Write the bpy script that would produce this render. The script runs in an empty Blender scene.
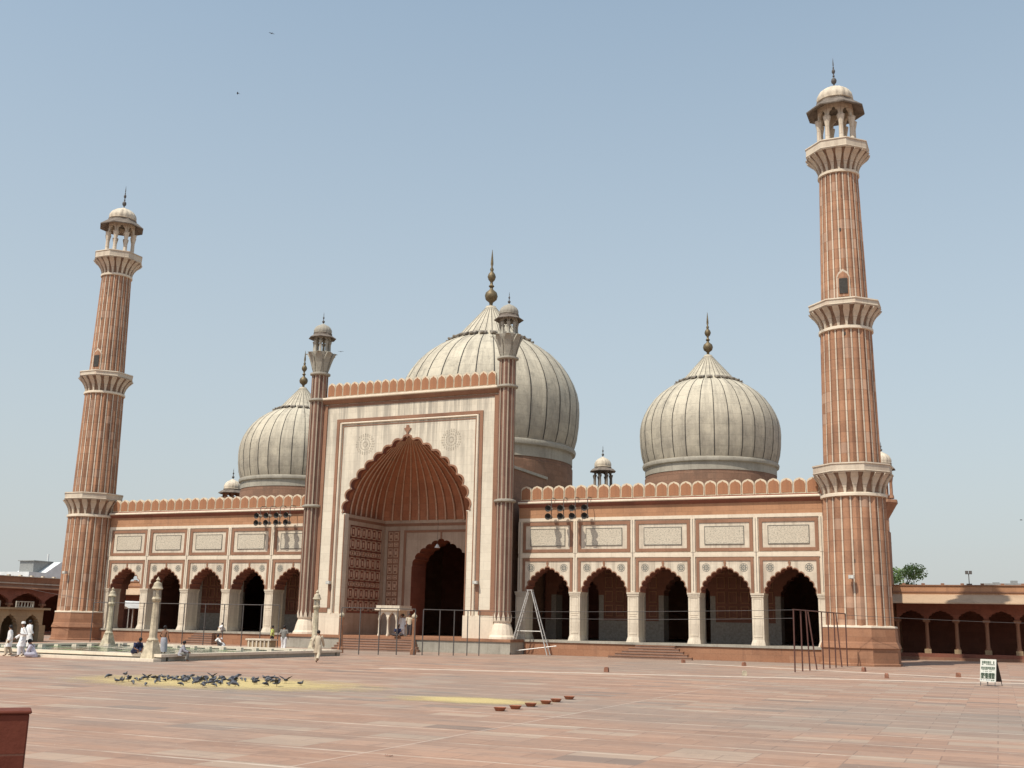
import bpy, bmesh, math, random
from math import sin, cos, pi, radians, sqrt, atan2
from mathutils import Vector, Matrix
random.seed(7)
SC = bpy.context.scene
COL = SC.collection

# ------------------------------------------------------------------ mesh helper
class MB:
    def __init__(s): s.v=[]; s.f=[]; s.m=[]; s.cur=0
    def mat(s,i): s.cur=i; return s
    def vert(s,p): s.v.append(tuple(p)); return len(s.v)-1
    def face(s,idx,m=None): s.f.append(tuple(idx)); s.m.append(s.cur if m is None else m)
    def poly(s,pts,m=None): s.face([s.vert(p) for p in pts],m)
    def box(s,x0,x1,y0,y1,z0,z1,m=None,taper=0):
        if x0>x1:x0,x1=x1,x0
        if y0>y1:y0,y1=y1,y0
        t=taper
        a=[s.vert(p) for p in [(x0-t,y0-t,z0),(x1+t,y0-t,z0),(x1+t,y1+t,z0),(x0-t,y1+t,z0),(x0,y0,z1),(x1,y0,z1),(x1,y1,z1),(x0,y1,z1)]]
        for q in [(3,2,1,0),(4,5,6,7),(0,1,5,4),(1,2,6,5),(2,3,7,6),(3,0,4,7)]: s.face([a[i] for i in q],m)
    def prism(s,pts,y0,y1,m=None,axis='y'):
        # pts: list of (u,z) ; extruded along y (or x)
        n=len(pts)
        if axis=='y': A=[s.vert((u,y0,z)) for u,z in pts];B=[s.vert((u,y1,z)) for u,z in pts]
        elif axis=='x': A=[s.vert((y0,u,z)) for u,z in pts];B=[s.vert((y1,u,z)) for u,z in pts]
        else: A=[s.vert((u,z,y0)) for u,z in pts];B=[s.vert((u,z,y1)) for u,z in pts]
        s.face(A[::-1],m); s.face(B,m)
        for i in range(n): s.face((A[i],A[(i+1)%n],B[(i+1)%n],B[i]),m)
    def lathe(s,prof,n=24,c=(0,0),m=None,a0=0.,cap=True,mod=None):
        rings=[]
        for r,z in prof:
            ring=[]
            for i in range(n):
                a=a0+2*pi*i/n; rr=r*(mod(a,z) if mod else 1)
                ring.append(s.vert((c[0]+rr*cos(a),c[1]+rr*sin(a),z)))
            rings.append(ring)
        for k in range(len(rings)-1):
            A,B=rings[k],rings[k+1]
            for i in range(n): s.face((A[i],A[(i+1)%n],B[(i+1)%n],B[i]),m)
        if cap:
            s.face(rings[0][::-1],m); s.face(rings[-1],m)
    def tube(s,pts,rad,n=8,m=None,cap=True,flat=1.0):
        P=[Vector(p) for p in pts]; R=rad if isinstance(rad,(list,tuple)) else [rad]*len(P)
        rings=[]; up=None
        for i,p in enumerate(P):
            t=(P[min(i+1,len(P)-1)]-P[max(i-1,0)]).normalized()
            if up is None:
                up=Vector((0,0,1)) if abs(t.z)<.9 else Vector((1,0,0))
            a=t.cross(up)
            if a.length<1e-5: a=t.cross(Vector((0,1,0)))
            a.normalize(); b=a.cross(t).normalized(); up=b
            rings.append([s.vert(p+a*cos(2*pi*k/n)*R[i]+b*sin(2*pi*k/n)*R[i]*flat) for k in range(n)])
        for A,B in zip(rings,rings[1:]):
            for i in range(n): s.face((A[i],A[(i+1)%n],B[(i+1)%n],B[i]),m)
        if cap: s.face(rings[0][::-1],m); s.face(rings[-1],m)
    def bar(s,a,b,w,h=None,m=None):
        s.tube([a,b],(h or w)*.7071,4,m)
    def ellipsoid(s,c,rx,ry,rz,n=10,k=7,m=None,rot=None):
        R=rot or Matrix.Identity(3); rings=[]
        for j in range(1,k):
            t=pi*j/k
            rings.append([s.vert(Vector(c)+R@Vector((rx*sin(t)*cos(2*pi*i/n),ry*sin(t)*sin(2*pi*i/n),-rz*cos(t)))) for i in range(n)])
        lo=s.vert(Vector(c)+R@Vector((0,0,-rz))); hi=s.vert(Vector(c)+R@Vector((0,0,rz)))
        for A,B in zip(rings,rings[1:]):
            for i in range(n): s.face((A[i],A[(i+1)%n],B[(i+1)%n],B[i]),m)
        for i in range(n):
            s.face((lo,rings[0][(i+1)%n],rings[0][i]),m); s.face((hi,rings[-1][i],rings[-1][(i+1)%n]),m)
    def mesh(s,name,mats,smooth=None):
        me=bpy.data.meshes.new(name); me.from_pydata(s.v,[],s.f)
        for m in mats: me.materials.append(m)
        me.polygons.foreach_set('material_index',s.m)
        me.update()
        bm=bmesh.new(); bm.from_mesh(me)
        bmesh.ops.recalc_face_normals(bm,faces=bm.faces)
        bm.to_mesh(me); bm.free()
        if smooth is not None:
            me.shade_smooth(); me.set_sharp_from_angle(angle=radians(smooth))
        return me
    def build(s,name,mats,parent=None,loc=(0,0,0),smooth=None,rotz=0):
        if not isinstance(mats,(list,tuple)): mats=[mats]
        return link(name,s.mesh(name,mats,smooth),parent,loc,rotz)

def link(name,data,parent=None,loc=(0,0,0),rotz=0):
    o=bpy.data.objects.new(name,data); COL.objects.link(o); o.location=loc; o.rotation_euler=(0,0,rotz)
    if parent: o.parent=parent
    return o
def empty(name,loc=(0,0,0),rotz=0): 
    o=link(name,None,None,loc,rotz); o.empty_display_size=.3; return o
def tag(o,label=None,cat=None,group=None,kind=None):
    if label:o['label']=label
    if cat:o['category']=cat
    if group:o['group']=group
    if kind:o['kind']=kind
    return o
def kids(o): return [c for c in bpy.data.objects if c.parent==o]
def copy_tree(o,parent=None,loc=None,rotz=None):
    c=o.copy(); COL.objects.link(c); c.parent=parent
    if loc is not None: c.location=loc
    if rotz is not None: c.rotation_euler=(0,0,rotz)
    for k in kids(o): copy_tree(k,c)
    return c

# ------------------------------------------------------------------ materials
class NT:
    def __init__(s,name):
        s.m=bpy.data.materials.new(name); s.m.use_nodes=True; s.t=s.m.node_tree; s.n=s.t.nodes
        s.b=s.n['Principled BSDF']; s.out=s.n['Material Output']
        s.tc=s.n.new('ShaderNodeTexCoord')
    def link(s,a,b): s.t.links.new(a,b)
    def val(s,sock,v):
        if hasattr(v,'is_linked') or isinstance(v,bpy.types.NodeSocket): s.link(v,sock)
        else: sock.default_value=v
    def math(s,op,a,b=0.,c=0.):
        n=s.n.new('ShaderNodeMath'); n.operation=op
        for i,x in enumerate((a,b,c)): s.val(n.inputs[i],x)
        return n.outputs[0]
    def sep(s,v):
        n=s.n.new('ShaderNodeSeparateXYZ'); s.link(v,n.inputs[0]); return n.outputs
    def comb(s,x,y,z):
        n=s.n.new('ShaderNodeCombineXYZ')
        for i,q in enumerate((x,y,z)): s.val(n.inputs[i],q)
        return n.outputs[0]
    def scale(s,v,sc):
        n=s.n.new('ShaderNodeVectorMath'); n.operation='MULTIPLY'; s.link(v,n.inputs[0]); n.inputs[1].default_value=sc; return n.outputs[0]
    def noise(s,v,scale=1,detail=4,rough=.6):
        n=s.n.new('ShaderNodeTexNoise'); s.link(v,n.inputs['Vector']); n.inputs['Scale'].default_value=scale; n.inputs['Detail'].default_value=detail; n.inputs['Roughness'].default_value=rough; return n.outputs['Fac']
    def white(s,v):
        n=s.n.new('ShaderNodeTexWhiteNoise'); s.link(v,n.inputs['Vector']); return n.outputs['Value']
    def rng(s,v,a,b,c=0.,d=1.):
        n=s.n.new('ShaderNodeMapRange'); s.link(v,n.inputs[0]); 
        for i,q in enumerate((a,b,c,d)): n.inputs[i+1].default_value=q
        return n.outputs[0]
    def mix(s,f,a,b,mode='MIX'):
        n=s.n.new('ShaderNodeMix'); n.data_type='RGBA'; n.blend_type=mode
        s.val(n.inputs[0],f)
        for i,q in ((6,a),(7,b)):
            if isinstance(q,(tuple,list)): n.inputs[i].default_value=(*q[:3],1)
            else: s.link(q,n.inputs[i])
        return n.outputs[2]
    def ramp(s,f,stops):
        n=s.n.new('ShaderNodeValToRGB'); s.link(f,n.inputs[0]); e=n.color_ramp.elements
        while len(e)<len(stops): e.new(.5)
        for q,(p,c) in zip(e,stops): q.position=p; q.color=(*c,1)
        return n.outputs[0]
    def brick(s,v,w,h,mortar,off=.5):
        n=s.n.new('ShaderNodeTexBrick'); s.link(v,n.inputs['Vector']); n.offset=off
        n.inputs['Color1'].default_value=(0,0,0,1); n.inputs['Color2'].default_value=(1,1,1,1); n.inputs['Mortar'].default_value=(.5,.5,.5,1)
        n.inputs['Scale'].default_value=1; n.inputs['Mortar Size'].default_value=mortar; n.inputs['Mortar Smooth'].default_value=.3
        n.inputs['Brick Width'].default_value=w; n.inputs['Row Height'].default_value=h
        return n.outputs['Color'],n.outputs['Fac']
    def done(s,col,rough=.85,bump=None,bs=.3,dist=.02,spec=.25,metal=0):
        if isinstance(col,(tuple,list)): s.b.inputs['Base Color'].default_value=(*col[:3],1)
        else: s.link(col,s.b.inputs['Base Color'])
        s.val(s.b.inputs['Roughness'],rough); s.b.inputs['Specular IOR Level'].default_value=spec; s.b.inputs['Metallic'].default_value=metal
        if bump is not None:
            n=s.n.new('ShaderNodeBump'); n.inputs['Strength'].default_value=bs; n.inputs['Distance'].default_value=dist
            s.link(bump,n.inputs['Height']); s.link(n.outputs[0],s.b.inputs['Normal'])
        return s.m

def wallvec(t):
    x,y,z=t.sep(t.tc.outputs['Object'])
    return t.comb(t.math('ADD',x,t.math('MULTIPLY',y,.83)),z,0)
def sandstone(name,c1,c2,w=.9,h=.42,stain=(.09,.05,.04),amt=.45,mort=.008):
    t=NT(name); o=t.tc.outputs['Object']; v=wallvec(t)
    bc,bf=t.brick(v,w,h,mort)
    big=t.noise(o,.35,5,.65); fine=t.noise(o,9,4,.7)
    f=t.math('ADD',t.math('MULTIPLY',bc,.5),t.math('MULTIPLY',t.rng(fine,.3,.7),.5))
    col=t.mix(f,c1,c2)
    col=t.mix(t.math('MULTIPLY',t.rng(big,.5,.75),amt),col,stain)
    strk=t.noise(t.scale(o,(2.2,2.2,.16)),1,5,.7)
    col=t.mix(t.math('MULTIPLY',t.rng(strk,.55,.8),amt*.8),col,stain)
    col=t.mix(t.math('MULTIPLY',bf,.45),col,(.12,.08,.06))
    return t.done(col,.9,t.math('SUBTRACT',fine,bf),.35,.02)
def marble(name,c1,c2,stain,w=1.1,h=.55,amt=.5,streak=.5,lo=.5):
    t=NT(name); o=t.tc.outputs['Object']; v=wallvec(t)
    bc,bf=t.brick(v,w,h,.006)
    big=t.noise(o,.5,6,.65); fine=t.noise(o,6,5,.7)
    f=t.math('ADD',t.math('MULTIPLY',bc,.45),t.math('MULTIPLY',t.rng(fine,.3,.7),.55))
    col=t.mix(f,c1,c2)
    col=t.mix(t.math('MULTIPLY',t.rng(big,.48,.75),amt),col,stain)
    strk=t.noise(t.scale(o,(3.2,3.2,.12)),1,5,.75)
    col=t.mix(t.math('MULTIPLY',t.rng(strk,lo,lo+.22),streak),col,stain)
    col=t.mix(t.math('MULTIPLY',bf,.35),col,(.2,.17,.14))
    return t.done(col,.7,t.math('SUBTRACT',fine,bf),.15,.02,.3)

M={}
M['red']=sandstone('red_sandstone',(.27,.128,.072),(.38,.20,.118))
M['redorange']=sandstone('orange_sandstone',(.36,.185,.098),(.47,.255,.145),.8,.5,amt=.35)  # brighter, more orange sandstone for bands and parapets
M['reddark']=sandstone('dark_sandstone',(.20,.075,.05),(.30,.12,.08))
M['frame']=sandstone('frame_sandstone',(.24,.128,.08),(.33,.175,.112),1.4,3)
M['marble']=marble('aged_marble',(.56,.48,.375),(.72,.63,.50),(.27,.22,.17),amt=.5,streak=.65,lo=.47)
M['marble_clean']=marble('trim_marble',(.64,.54,.42),(.76,.66,.52),(.34,.27,.21),2.2,2.2,amt=.35,streak=.3)
M['marble_grey']=marble('grey_marble',(.30,.275,.225),(.42,.385,.32),(.17,.15,.125))
def portal_marble():
    t=NT('portal_marble'); o=t.tc.outputs['Object']; v=wallvec(t); x,y,z=t.sep(o)
    bc,bf=t.brick(v,1.25,.62,.008)
    fine=t.noise(o,5,5,.7); big=t.noise(o,.45,6,.7)
    f=t.math('ADD',t.math('MULTIPLY',bc,.5),t.math('MULTIPLY',t.rng(fine,.3,.7),.5))
    col=t.mix(f,(.60,.53,.42),(.73,.65,.52))
    hi=t.rng(z,9,18,.0,1)
    strk=t.noise(t.scale(o,(2.6,2.6,.1)),1,6,.75)
    col=t.mix(t.math('MULTIPLY',t.math('MULTIPLY',t.rng(strk,.44,.60),hi),.8),col,(.27,.24,.20))
    col=t.mix(t.math('MULTIPLY',t.rng(big,.5,.7),.4),col,(.40,.34,.27))
    col=t.mix(t.math('MULTIPLY',bf,.35),col,(.25,.2,.16))
    return t.done(col,.7,t.math('SUBTRACT',fine,bf),.15,.02,.3)
M['pmarble']=portal_marble()
def dome_marble():
    t=NT('dome_marble'); o=t.tc.outputs['Object']; x,y,z=t.sep(o)
    ang=t.math('MULTIPLY',t.math('ARCTAN2',y,x),16/pi)
    row=t.math('FLOOR',t.math('MULTIPLY',z,1.25)); 
    blk=t.white(t.comb(t.math('FLOOR',t.math('ADD',ang,.5)),row,3.))
    rowv=t.white(t.comb(row,7.,1.))
    fine=t.noise(o,4,6,.75); big=t.noise(o,.6,5,.7)
    f=t.math('ADD',t.math('ADD',t.math('MULTIPLY',blk,.3),t.math('MULTIPLY',rowv,.25)),t.math('MULTIPLY',t.rng(fine,.3,.7),.45))
    col=t.mix(f,(.42,.375,.29),(.61,.545,.425))
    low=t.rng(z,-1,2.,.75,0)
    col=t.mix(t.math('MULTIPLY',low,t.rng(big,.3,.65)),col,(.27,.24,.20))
    strk=t.noise(t.comb(t.math('MULTIPLY',ang,1.3),t.math('MULTIPLY',z,.15),0),1.,5,.8)
    col=t.mix(t.math('MULTIPLY',t.rng(strk,.47,.66),.6),col,(.22,.195,.16))
    patch=t.noise(o,1.3,6,.8); col=t.mix(t.rng(patch,.52,.66,0,.5),col,(.20,.18,.15))
    joint=t.math('LESS_THAN',t.math('FRACT',t.math('MULTIPLY',z,1.25)),.035)
    col=t.mix(t.math('MULTIPLY',joint,.4),col,(.2,.17,.14))
    return t.done(col,.75,fine,.2,.03,.25)
M['dome']=dome_marble()
def minaret_mat(name,red):
    t=NT(name); o=t.tc.outputs['Object']; x,y,z=t.sep(o)
    ang=t.math('FLOOR',t.math('MULTIPLY',t.math('ARCTAN2',y,x),10/pi))
    row=t.math('FLOOR',t.math('MULTIPLY',z,1.5))
    row2=t.math('FLOOR',t.math('MULTIPLY',z,.55))
    blk=t.white(t.comb(ang,row,3.)); b2=t.white(t.comb(row2,5.,t.math('FLOOR',t.math('MULTIPLY',ang,.5))))
    fine=t.noise(o,7,5,.7); big=t.noise(o,.5,5,.7)
    f=t.math('ADD',t.math('ADD',t.math('MULTIPLY',blk,.4),t.math('MULTIPLY',b2,.3)),t.math('MULTIPLY',t.rng(fine,.3,.7),.3))
    if red: col=t.mix(f,(.25,.125,.074),(.48,.26,.155)); st=(.14,.08,.06)
    else: col=t.mix(f,(.50,.42,.33),(.66,.57,.45)); st=(.3,.22,.17)
    col=t.mix(t.math('MULTIPLY',t.rng(big,.48,.72),.5),col,st)
    sk=t.noise(t.scale(o,(2.5,2.5,.18)),1,5,.75)
    col=t.mix(t.rng(sk,.52,.72,0,.5),col,st)
    pale=t.white(t.comb(ang,row,11.)); col=t.mix(t.math('MULTIPLY',t.math('GREATER_THAN',pale,.9),.35),col,(.55,.40,.30))
    joint=t.math('LESS_THAN',t.math('FRACT',t.math('MULTIPLY',z,1.5)),.04)
    col=t.mix(t.math('MULTIPLY',joint,.5),col,(.13,.08,.06))
    return t.done(col,.88,fine,.3,.02)
M['mred']=minaret_mat('minaret_sandstone',True); M['mwhite']=minaret_mat('minaret_marble',False)
def plain(name,c,rough=.8,var=.25,scale=6,metal=0,spec=.3):
    t=NT(name); o=t.tc.outputs['Object']; n=t.noise(o,scale,5,.65)
    d=tuple(x*(1-var) for x in c); e=tuple(min(1,x*(1+var)) for x in c)
    return t.done(t.mix(t.rng(n,.3,.7),d,e),rough,n,.15,.01,spec,metal)
M['bgap']=plain('bracket_gap_shade',(.23,.145,.10),.9,.3,3)  # dark brown between the bracket ribs, shadow put into the colour
M['tred']=sandstone('turret_sandstone_shaded',(.15,.08,.06),(.24,.13,.09),.9,.6,amt=.5)  # turret red darkened, its shade put into the colour
M['twhite']=marble('turret_marble_shaded',(.34,.27,.20),(.44,.36,.27),(.2,.15,.11))  # turret stripes dulled the same way, shade painted in
M['stepstone']=sandstone('step_stone',(.21,.135,.10),(.30,.20,.155),1.2,.4)
M['drum']=sandstone('weathered_drum_stone',(.19,.105,.07),(.29,.17,.115),.7,.4,(.10,.075,.06),.8,.012)
M['eaves']=sandstone('eave_sandstone',(.38,.26,.17),(.50,.36,.24),1.4,3,amt=.35)
M['merlon']=sandstone('merlon_sandstone',(.29,.13,.068),(.42,.21,.115),.82,1.4,amt=.6,mort=.0)
M['twm']=plain('merlon_edge_stone',(.60,.50,.37),.85,.25,3)
M['recm']=marble('recess_marble_shaded',(.40,.30,.225),(.50,.385,.29),(.26,.17,.12))  # marble darkened to tan, the recess's shade is in its colour
M['black']=plain('black_inlay',(.05,.045,.04)); M['gold']=plain('weathered_gilt',(.17,.13,.075),.55,.35,4,.5)
M['iron']=plain('dull_iron',(.09,.08,.075),.6); M['redlead']=plain('rusty_pole_paint',(.10,.045,.035),.7)
M['medal']=plain('pale_inlay',(.44,.39,.31),.8,.3,3)
M['pdome']=sandstone('portal_dome_stone',(.33,.125,.065),(.46,.20,.11),.8,.5,amt=.35)
M['petal']=plain('petal_marble',(.22,.19,.155),.8,.4,3)
M['stain']=plain('stained_eave_stone',(.17,.14,.115),.9,.4,3)
M['rib']=plain('pale_rib_stone',(.55,.36,.25),.85); M['insc_frame']=plain('black_marble_line',(.16,.15,.13))
def inscription():
    t=NT('inscribed_marble'); o=t.tc.outputs['Object']; v=wallvec(t)
    n=t.noise(t.scale(v,(1,1.8,1)),9,5,.8); n2=t.noise(v,1.3,4,.6)
    x,y,z=t.sep(v)
    line=t.math('LESS_THAN',t.math('FRACT',t.math('MULTIPLY',y,4.1)),.12)
    c=t.mix(t.rng(n,.5,.58),(.60,.53,.42),(.27,.25,.2))
    c=t.mix(t.rng(n2,.3,.7,0,.3),c,(.38,.32,.25))
    c=t.mix(t.math('MULTIPLY',line,.5),c,(.56,.49,.38))
    return t.done(c,.7)
M['insc']=inscription()
def paving():
    t=NT('courtyard_paving'); o=t.tc.outputs['Object']; x,y,z=t.sep(o)
    warp=t.math('MULTIPLY',t.math('SUBTRACT',t.noise(o,.15,2,.5),.5),.25)
    v=t.comb(x,t.math('ADD',y,warp),0)
    bc,bf=t.brick(v,1.35,.68,.014,.37)
    bc2,bf2=t.brick(t.scale(v,(1,1,1)),4.3,.68,.0,.6)
    fine=t.noise(o,5,6,.75); mid=t.noise(t.scale(o,(.35,1.2,1)),.5,6,.75); big=t.noise(o,.06,4,.6)
    f=t.math('ADD',t.math('MULTIPLY',bc,.36),t.math('ADD',t.math('MULTIPLY',bc2,.26),t.math('MULTIPLY',t.rng(fine,.3,.7),.38)))
    col=t.mix(f,(.235,.135,.092),(.45,.275,.19))
    n3=t.white(t.comb(t.math('FLOOR',t.math('DIVIDE',x,1.35)),t.math('FLOOR',t.math('DIVIDE',y,.68)),2.))
    col=t.mix(t.math('MULTIPLY',t.math('GREATER_THAN',n3,.88),.55),col,(.42,.33,.25))
    col=t.mix(t.math('MULTIPLY',t.math('LESS_THAN',n3,.05),.5),col,(.13,.12,.11))
    col=t.mix(t.rng(mid,.45,.72,0,.55),col,(.21,.175,.15))
    col=t.mix(t.rng(big,.47,.62,0,.55),col,(.23,.20,.17))
    st=t.noise(t.scale(o,(.22,3.2,1)),1.6,6,.8)
    col=t.mix(t.rng(st,.52,.66,0,.42),col,(.50,.37,.28))
    st2=t.noise(t.scale(o,(.18,2.1,1)),1.1,6,.8)
    col=t.mix(t.rng(st2,.56,.72,0,.5),col,(.17,.12,.095))
    # joints stained
    vo=t.n.new('ShaderNodeTexVoronoi'); vo.feature='F1'; vo.inputs['Scale'].default_value=3.2; t.link(o,vo.inputs['Vector'])
    spk=t.math('LESS_THAN',vo.outputs['Distance'],.045); col=t.mix(t.math('MULTIPLY',spk,.6),col,(.55,.50,.44))
    dn=t.noise(o,1.1,7,.8); col=t.mix(t.rng(dn,.54,.70,0,.45),col,(.15,.11,.09))
    col=t.mix(t.math('MULTIPLY',bf,.42),col,(.13,.09,.075))
    # prayer-row lines of white marble
    fy=t.math('FRACT',t.math('DIVIDE',t.math('ADD',y,200.14),2.04))
    ln=t.math('LESS_THAN',fy,.045)
    wear=t.rng(t.noise(t.scale(o,(.6,2,1)),1.,4,.7),.40,.62,.1,.75)
    col=t.mix(t.math('MULTIPLY',ln,wear),col,(.56,.47,.38))
    fx=t.math('LESS_THAN',t.math('FRACT',t.math('DIVIDE',t.math('ADD',x,100.4),13.)),.004)
    col=t.mix(t.math('MULTIPLY',fx,.5),col,(.5,.4,.33))
    return t.done(col,t.rng(fine,.3,.7,.7,.9),t.math('SUBTRACT',fine,bf),.3,.01,.3)
M['paving']=paving()
def grain():
    t=NT('scattered_grain'); o=t.tc.outputs['Object']; n=t.noise(o,28,4,.8); n2=t.noise(t.scale(o,(.8,1.5,1)),1.2,5,.7)
    g=t.n.new('ShaderNodeTexGradient'); g.gradient_type='SPHERICAL'
    uvm=t.n.new('ShaderNodeUVMap'); t.link(uvm.outputs[0],g.inputs[0])
    col=t.mix(t.rng(n,.3,.7),(.56,.42,.16),(.80,.65,.32))
    t.done(col,.9,n,.5,.01)
    edge=t.rng(t.math('ADD',g.outputs['Fac'],t.math('MULTIPLY',t.math('SUBTRACT',n2,.5),1.2)),.02,.6)
    a=t.math('MULTIPLY',edge,t.rng(n,.25,.5,.45,1.))
    t.link(t.math('MULTIPLY',a,.72),t.b.inputs['Alpha'])
    return t.m
M['grain']=grain()
M['strip']=plain('white_marking',(.56,.45,.36),.8,.25,2)
t=NT('pool_water'); n=t.noise(t.tc.outputs['Object'],2.5,4,.6)
M['water']=t.done(t.mix(t.rng(n,.35,.65),(.10,.14,.10),(.18,.22,.16)),.12,n,.35,.03,.5)
M['skin']=plain('brown_skin',(.20,.10,.06),.6,.1); M['hair']=plain('black_hair',(.015,.012,.012),.6)
M['wcloth']=plain('white_cotton',(.74,.73,.72),.9,.08,9); M['bcloth']=plain('beige_cotton',(.50,.42,.31),.9,.1,9)
M['gcloth']=plain('grey_cotton',(.20,.19,.17),.9,.2,14); M['navy']=plain('navy_cotton',(.025,.03,.07),.9,.2,9)
M['ycloth']=plain('lime_yellow_cotton',(.50,.53,.16),.9,.1,9); M['lungi']=plain('grey_lungi_cloth',(.34,.33,.36),.9,.2,9)
M['dkcloth']=plain('dark_trouser_cloth',(.06,.05,.05),.9,.2,9); M['lilac']=plain('pale_lilac_cotton',(.50,.48,.55),.9,.1,9)
M['pg']=plain('pigeon_grey',(.10,.105,.12),.7,.35,20); M['pd']=plain('pigeon_dark',(.035,.035,.045),.6,.3,20)
M['clay']=plain('terracotta_clay',(.30,.11,.06),.8,.2,12)
M['block']=sandstone('foreground_block_stone',(.10,.026,.016),(.16,.045,.027),.9,.5,amt=.3)
M['cream']=plain('cream_lamp_stone',(.46,.39,.28),.8,.35,4); M['ochre']=sandstone('ochre_sandstone',(.30,.22,.13),(.40,.30,.19),1.2,.6)
M['whitewash']=plain('whitewash',(.66,.67,.66),.85,.15,1); M['greyroof']=plain('grey_sheet',(.25,.25,.24),.8); M['tankblue']=plain('blue_grey_tank',(.12,.17,.21),.6)
M['ladder']=plain('galvanised_metal',(.50,.48,.45),.5,.2,6,.3)
M['signw']=plain('white_board',(.56,.56,.50),.6,.08); M['signg']=plain('dark_green_print',(.07,.10,.07),.6,.3,9); M['signd']=plain('dark_board_back',(.06,.05,.045),.8)
M['glass']=plain('lamp_glass',(.55,.55,.5),.2)
M['leaf']=plain('tree_leaf',(.17,.26,.09),.7,.45,2); M['leaf2']=plain('tree_leaf_pale',(.26,.36,.15),.7,.3,2); M['bark']=plain('bark',(.10,.07,.05),.9)
M['ink']=plain('dark_rosette_inlay',(.18,.18,.16),.8)
M['wood']=plain('painted_wood_block',(.24,.11,.07),.8,.3,10)
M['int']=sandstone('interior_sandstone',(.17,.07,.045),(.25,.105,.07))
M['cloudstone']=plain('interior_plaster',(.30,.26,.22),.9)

# ------------------------------------------------------------------ arch tools
TAB=[(0,0),(.12,.035),(.25,.095),(.44,.21),(.58,.31),(.69,.40),(.80,.51),(.875,.61),(.94,.74),(.98,.87),(1,1)]
def base_half():
    P=[]
    for i in range(len(TAB)-1):
        p0=TAB[max(i-1,0)];p1=TAB[i];p2=TAB[i+1];p3=TAB[min(i+2,len(TAB)-1)]
        for k in range(8):
            t=k/8
            P.append(tuple(.5*((2*p1[j])+(-p0[j]+p2[j])*t+(2*p0[j]-5*p1[j]+4*p2[j]-p3[j])*t*t+(-p0[j]+3*p1[j]-3*p2[j]+p3[j])*t**3) for j in (0,1)))
    P.append((1,1)); return P
HALF=base_half()
def arch_pts(hw,rise,lobes=4,depth=.12,per=6):
    """scalloped pointed arch; (x,z) from right springing over the apex to left springing, springing at z=0"""
    R=[(u*(hw-depth),(1-d)*(rise-depth*.8)) for u,d in HALF][::-1]      # right springing -> apex
    L=[0]
    for a,b in zip(R,R[1:]): L.append(L[-1]+math.dist(a,b))
    T=L[-1]
    def at(s):
        s=max(0,min(T,s))
        for i in range(len(R)-1):
            if L[i+1]>=s:
                t=(s-L[i])/max(1e-9,L[i+1]-L[i]); return (R[i][0]+(R[i+1][0]-R[i][0])*t,R[i][1]+(R[i+1][1]-R[i][1])*t)
        return R[-1]
    out=[]; n=lobes+.5; N=int(per*n)
    for i in range(N+1):
        k=n*i/N; s=T*k/n; p=at(s); a=at(s-.01);b=at(s+.01)
        tx,tz=b[0]-a[0],b[1]-a[1]; q=math.hypot(tx,tz) or 1
        nx,nz=tz/q,-tx/q
        if nx<0 and p[0]>.05*hw: nx,nz=-nx,-nz
        bulge=depth*abs(sin(pi*(k%1)))**.6
        if k>lobes: bulge=depth*(.75+.5*(k-lobes)) if k-lobes>.15 else bulge
        if i==N: nx,nz=0,1
        out.append((p[0]+nx*bulge,p[1]+nz*bulge))
    out[0]=(hw-depth*.3,0)
    return out+[(-x,z) for x,z in out[:-1][::-1]]
def plain_arch(hw,rise,n=14):
    R=[(u*hw,(1-d)*rise) for u,d in HALF[::3]]+[(hw,0)]
    R=R[::-1]
    return R+[(-x,z) for x,z in R[:-1][::-1]]
def arch_wall(mb,cx,zs,hwo,zt,y0,y1,pts,mf=0,mi=1,axis='y',back=True):
    """wall panel x in cx+-hwo, z from zs to zt, with arch opening pts; faces at y0 (front) and y1"""
    def P(x,y,z): return (cx+x,y,zs+z) if axis=='y' else (y,cx+x,zs+z)
    H=zt-zs; Q=[]
    for x,z in pts:
        c=[]
        if abs(x)>1e-6: c.append(hwo/abs(x))
        if z>1e-6: c.append(H/z)
        k=min(c); Q.append((x*k,z*k))
    for i in range(len(pts)-1):
        a,b=pts[i],pts[i+1]; A,B=Q[i],Q[i+1]
        extra=[]
        if abs(A[0]-hwo)<1e-4 and abs(B[0]-hwo)>1e-4: extra=[(hwo,H)]
        if abs(B[0]+hwo)<1e-4 and abs(A[0]+hwo)>1e-4: extra=[(-hwo,H)]
        for y,fl in ((y0,0),(y1,1)):
            if fl and not back: continue
            mb.poly([P(*[a[0],y,a[1]]),P(A[0],y,A[1])]+[P(e[0],y,e[1]) for e in extra]+[P(B[0],y,B[1]),P(b[0],y,b[1])],mf)
        mb.poly([P(a[0],y0,a[1]),P(b[0],y0,b[1]),P(b[0],y1,b[1]),P(a[0],y1,a[1])],mi)
    mb.poly([P(hwo,y0,0),P(pts[0][0],y0,0),P(pts[0][0],y1,0),P(hwo,y1,0)],mf)
    mb.poly([P(-hwo,y0,0),P(pts[-1][0],y0,0),P(pts[-1][0],y1,0),P(-hwo,y1,0)],mf)
    mb.poly([P(-hwo,y0,H),P(hwo,y0,H),P(hwo,y1,H),P(-hwo,y1,H)],mf)
    for sx in (-1,1): mb.poly([P(sx*hwo,y0,0),P(sx*hwo,y0,H),P(sx*hwo,y1,H),P(sx*hwo,y1,0)],mf)
def frame(mb,x0,x1,z0,z1,w,y0,y1,m=None):
    mb.box(x0,x1,y0,y1,z1-w,z1,m); mb.box(x0,x1,y0,y1,z0,z0+w,m)
    mb.box(x0,x0+w,y0,y1,z0+w,z1-w,m); mb.box(x1-w,x1,y0,y1,z0+w,z1-w,m)

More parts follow.
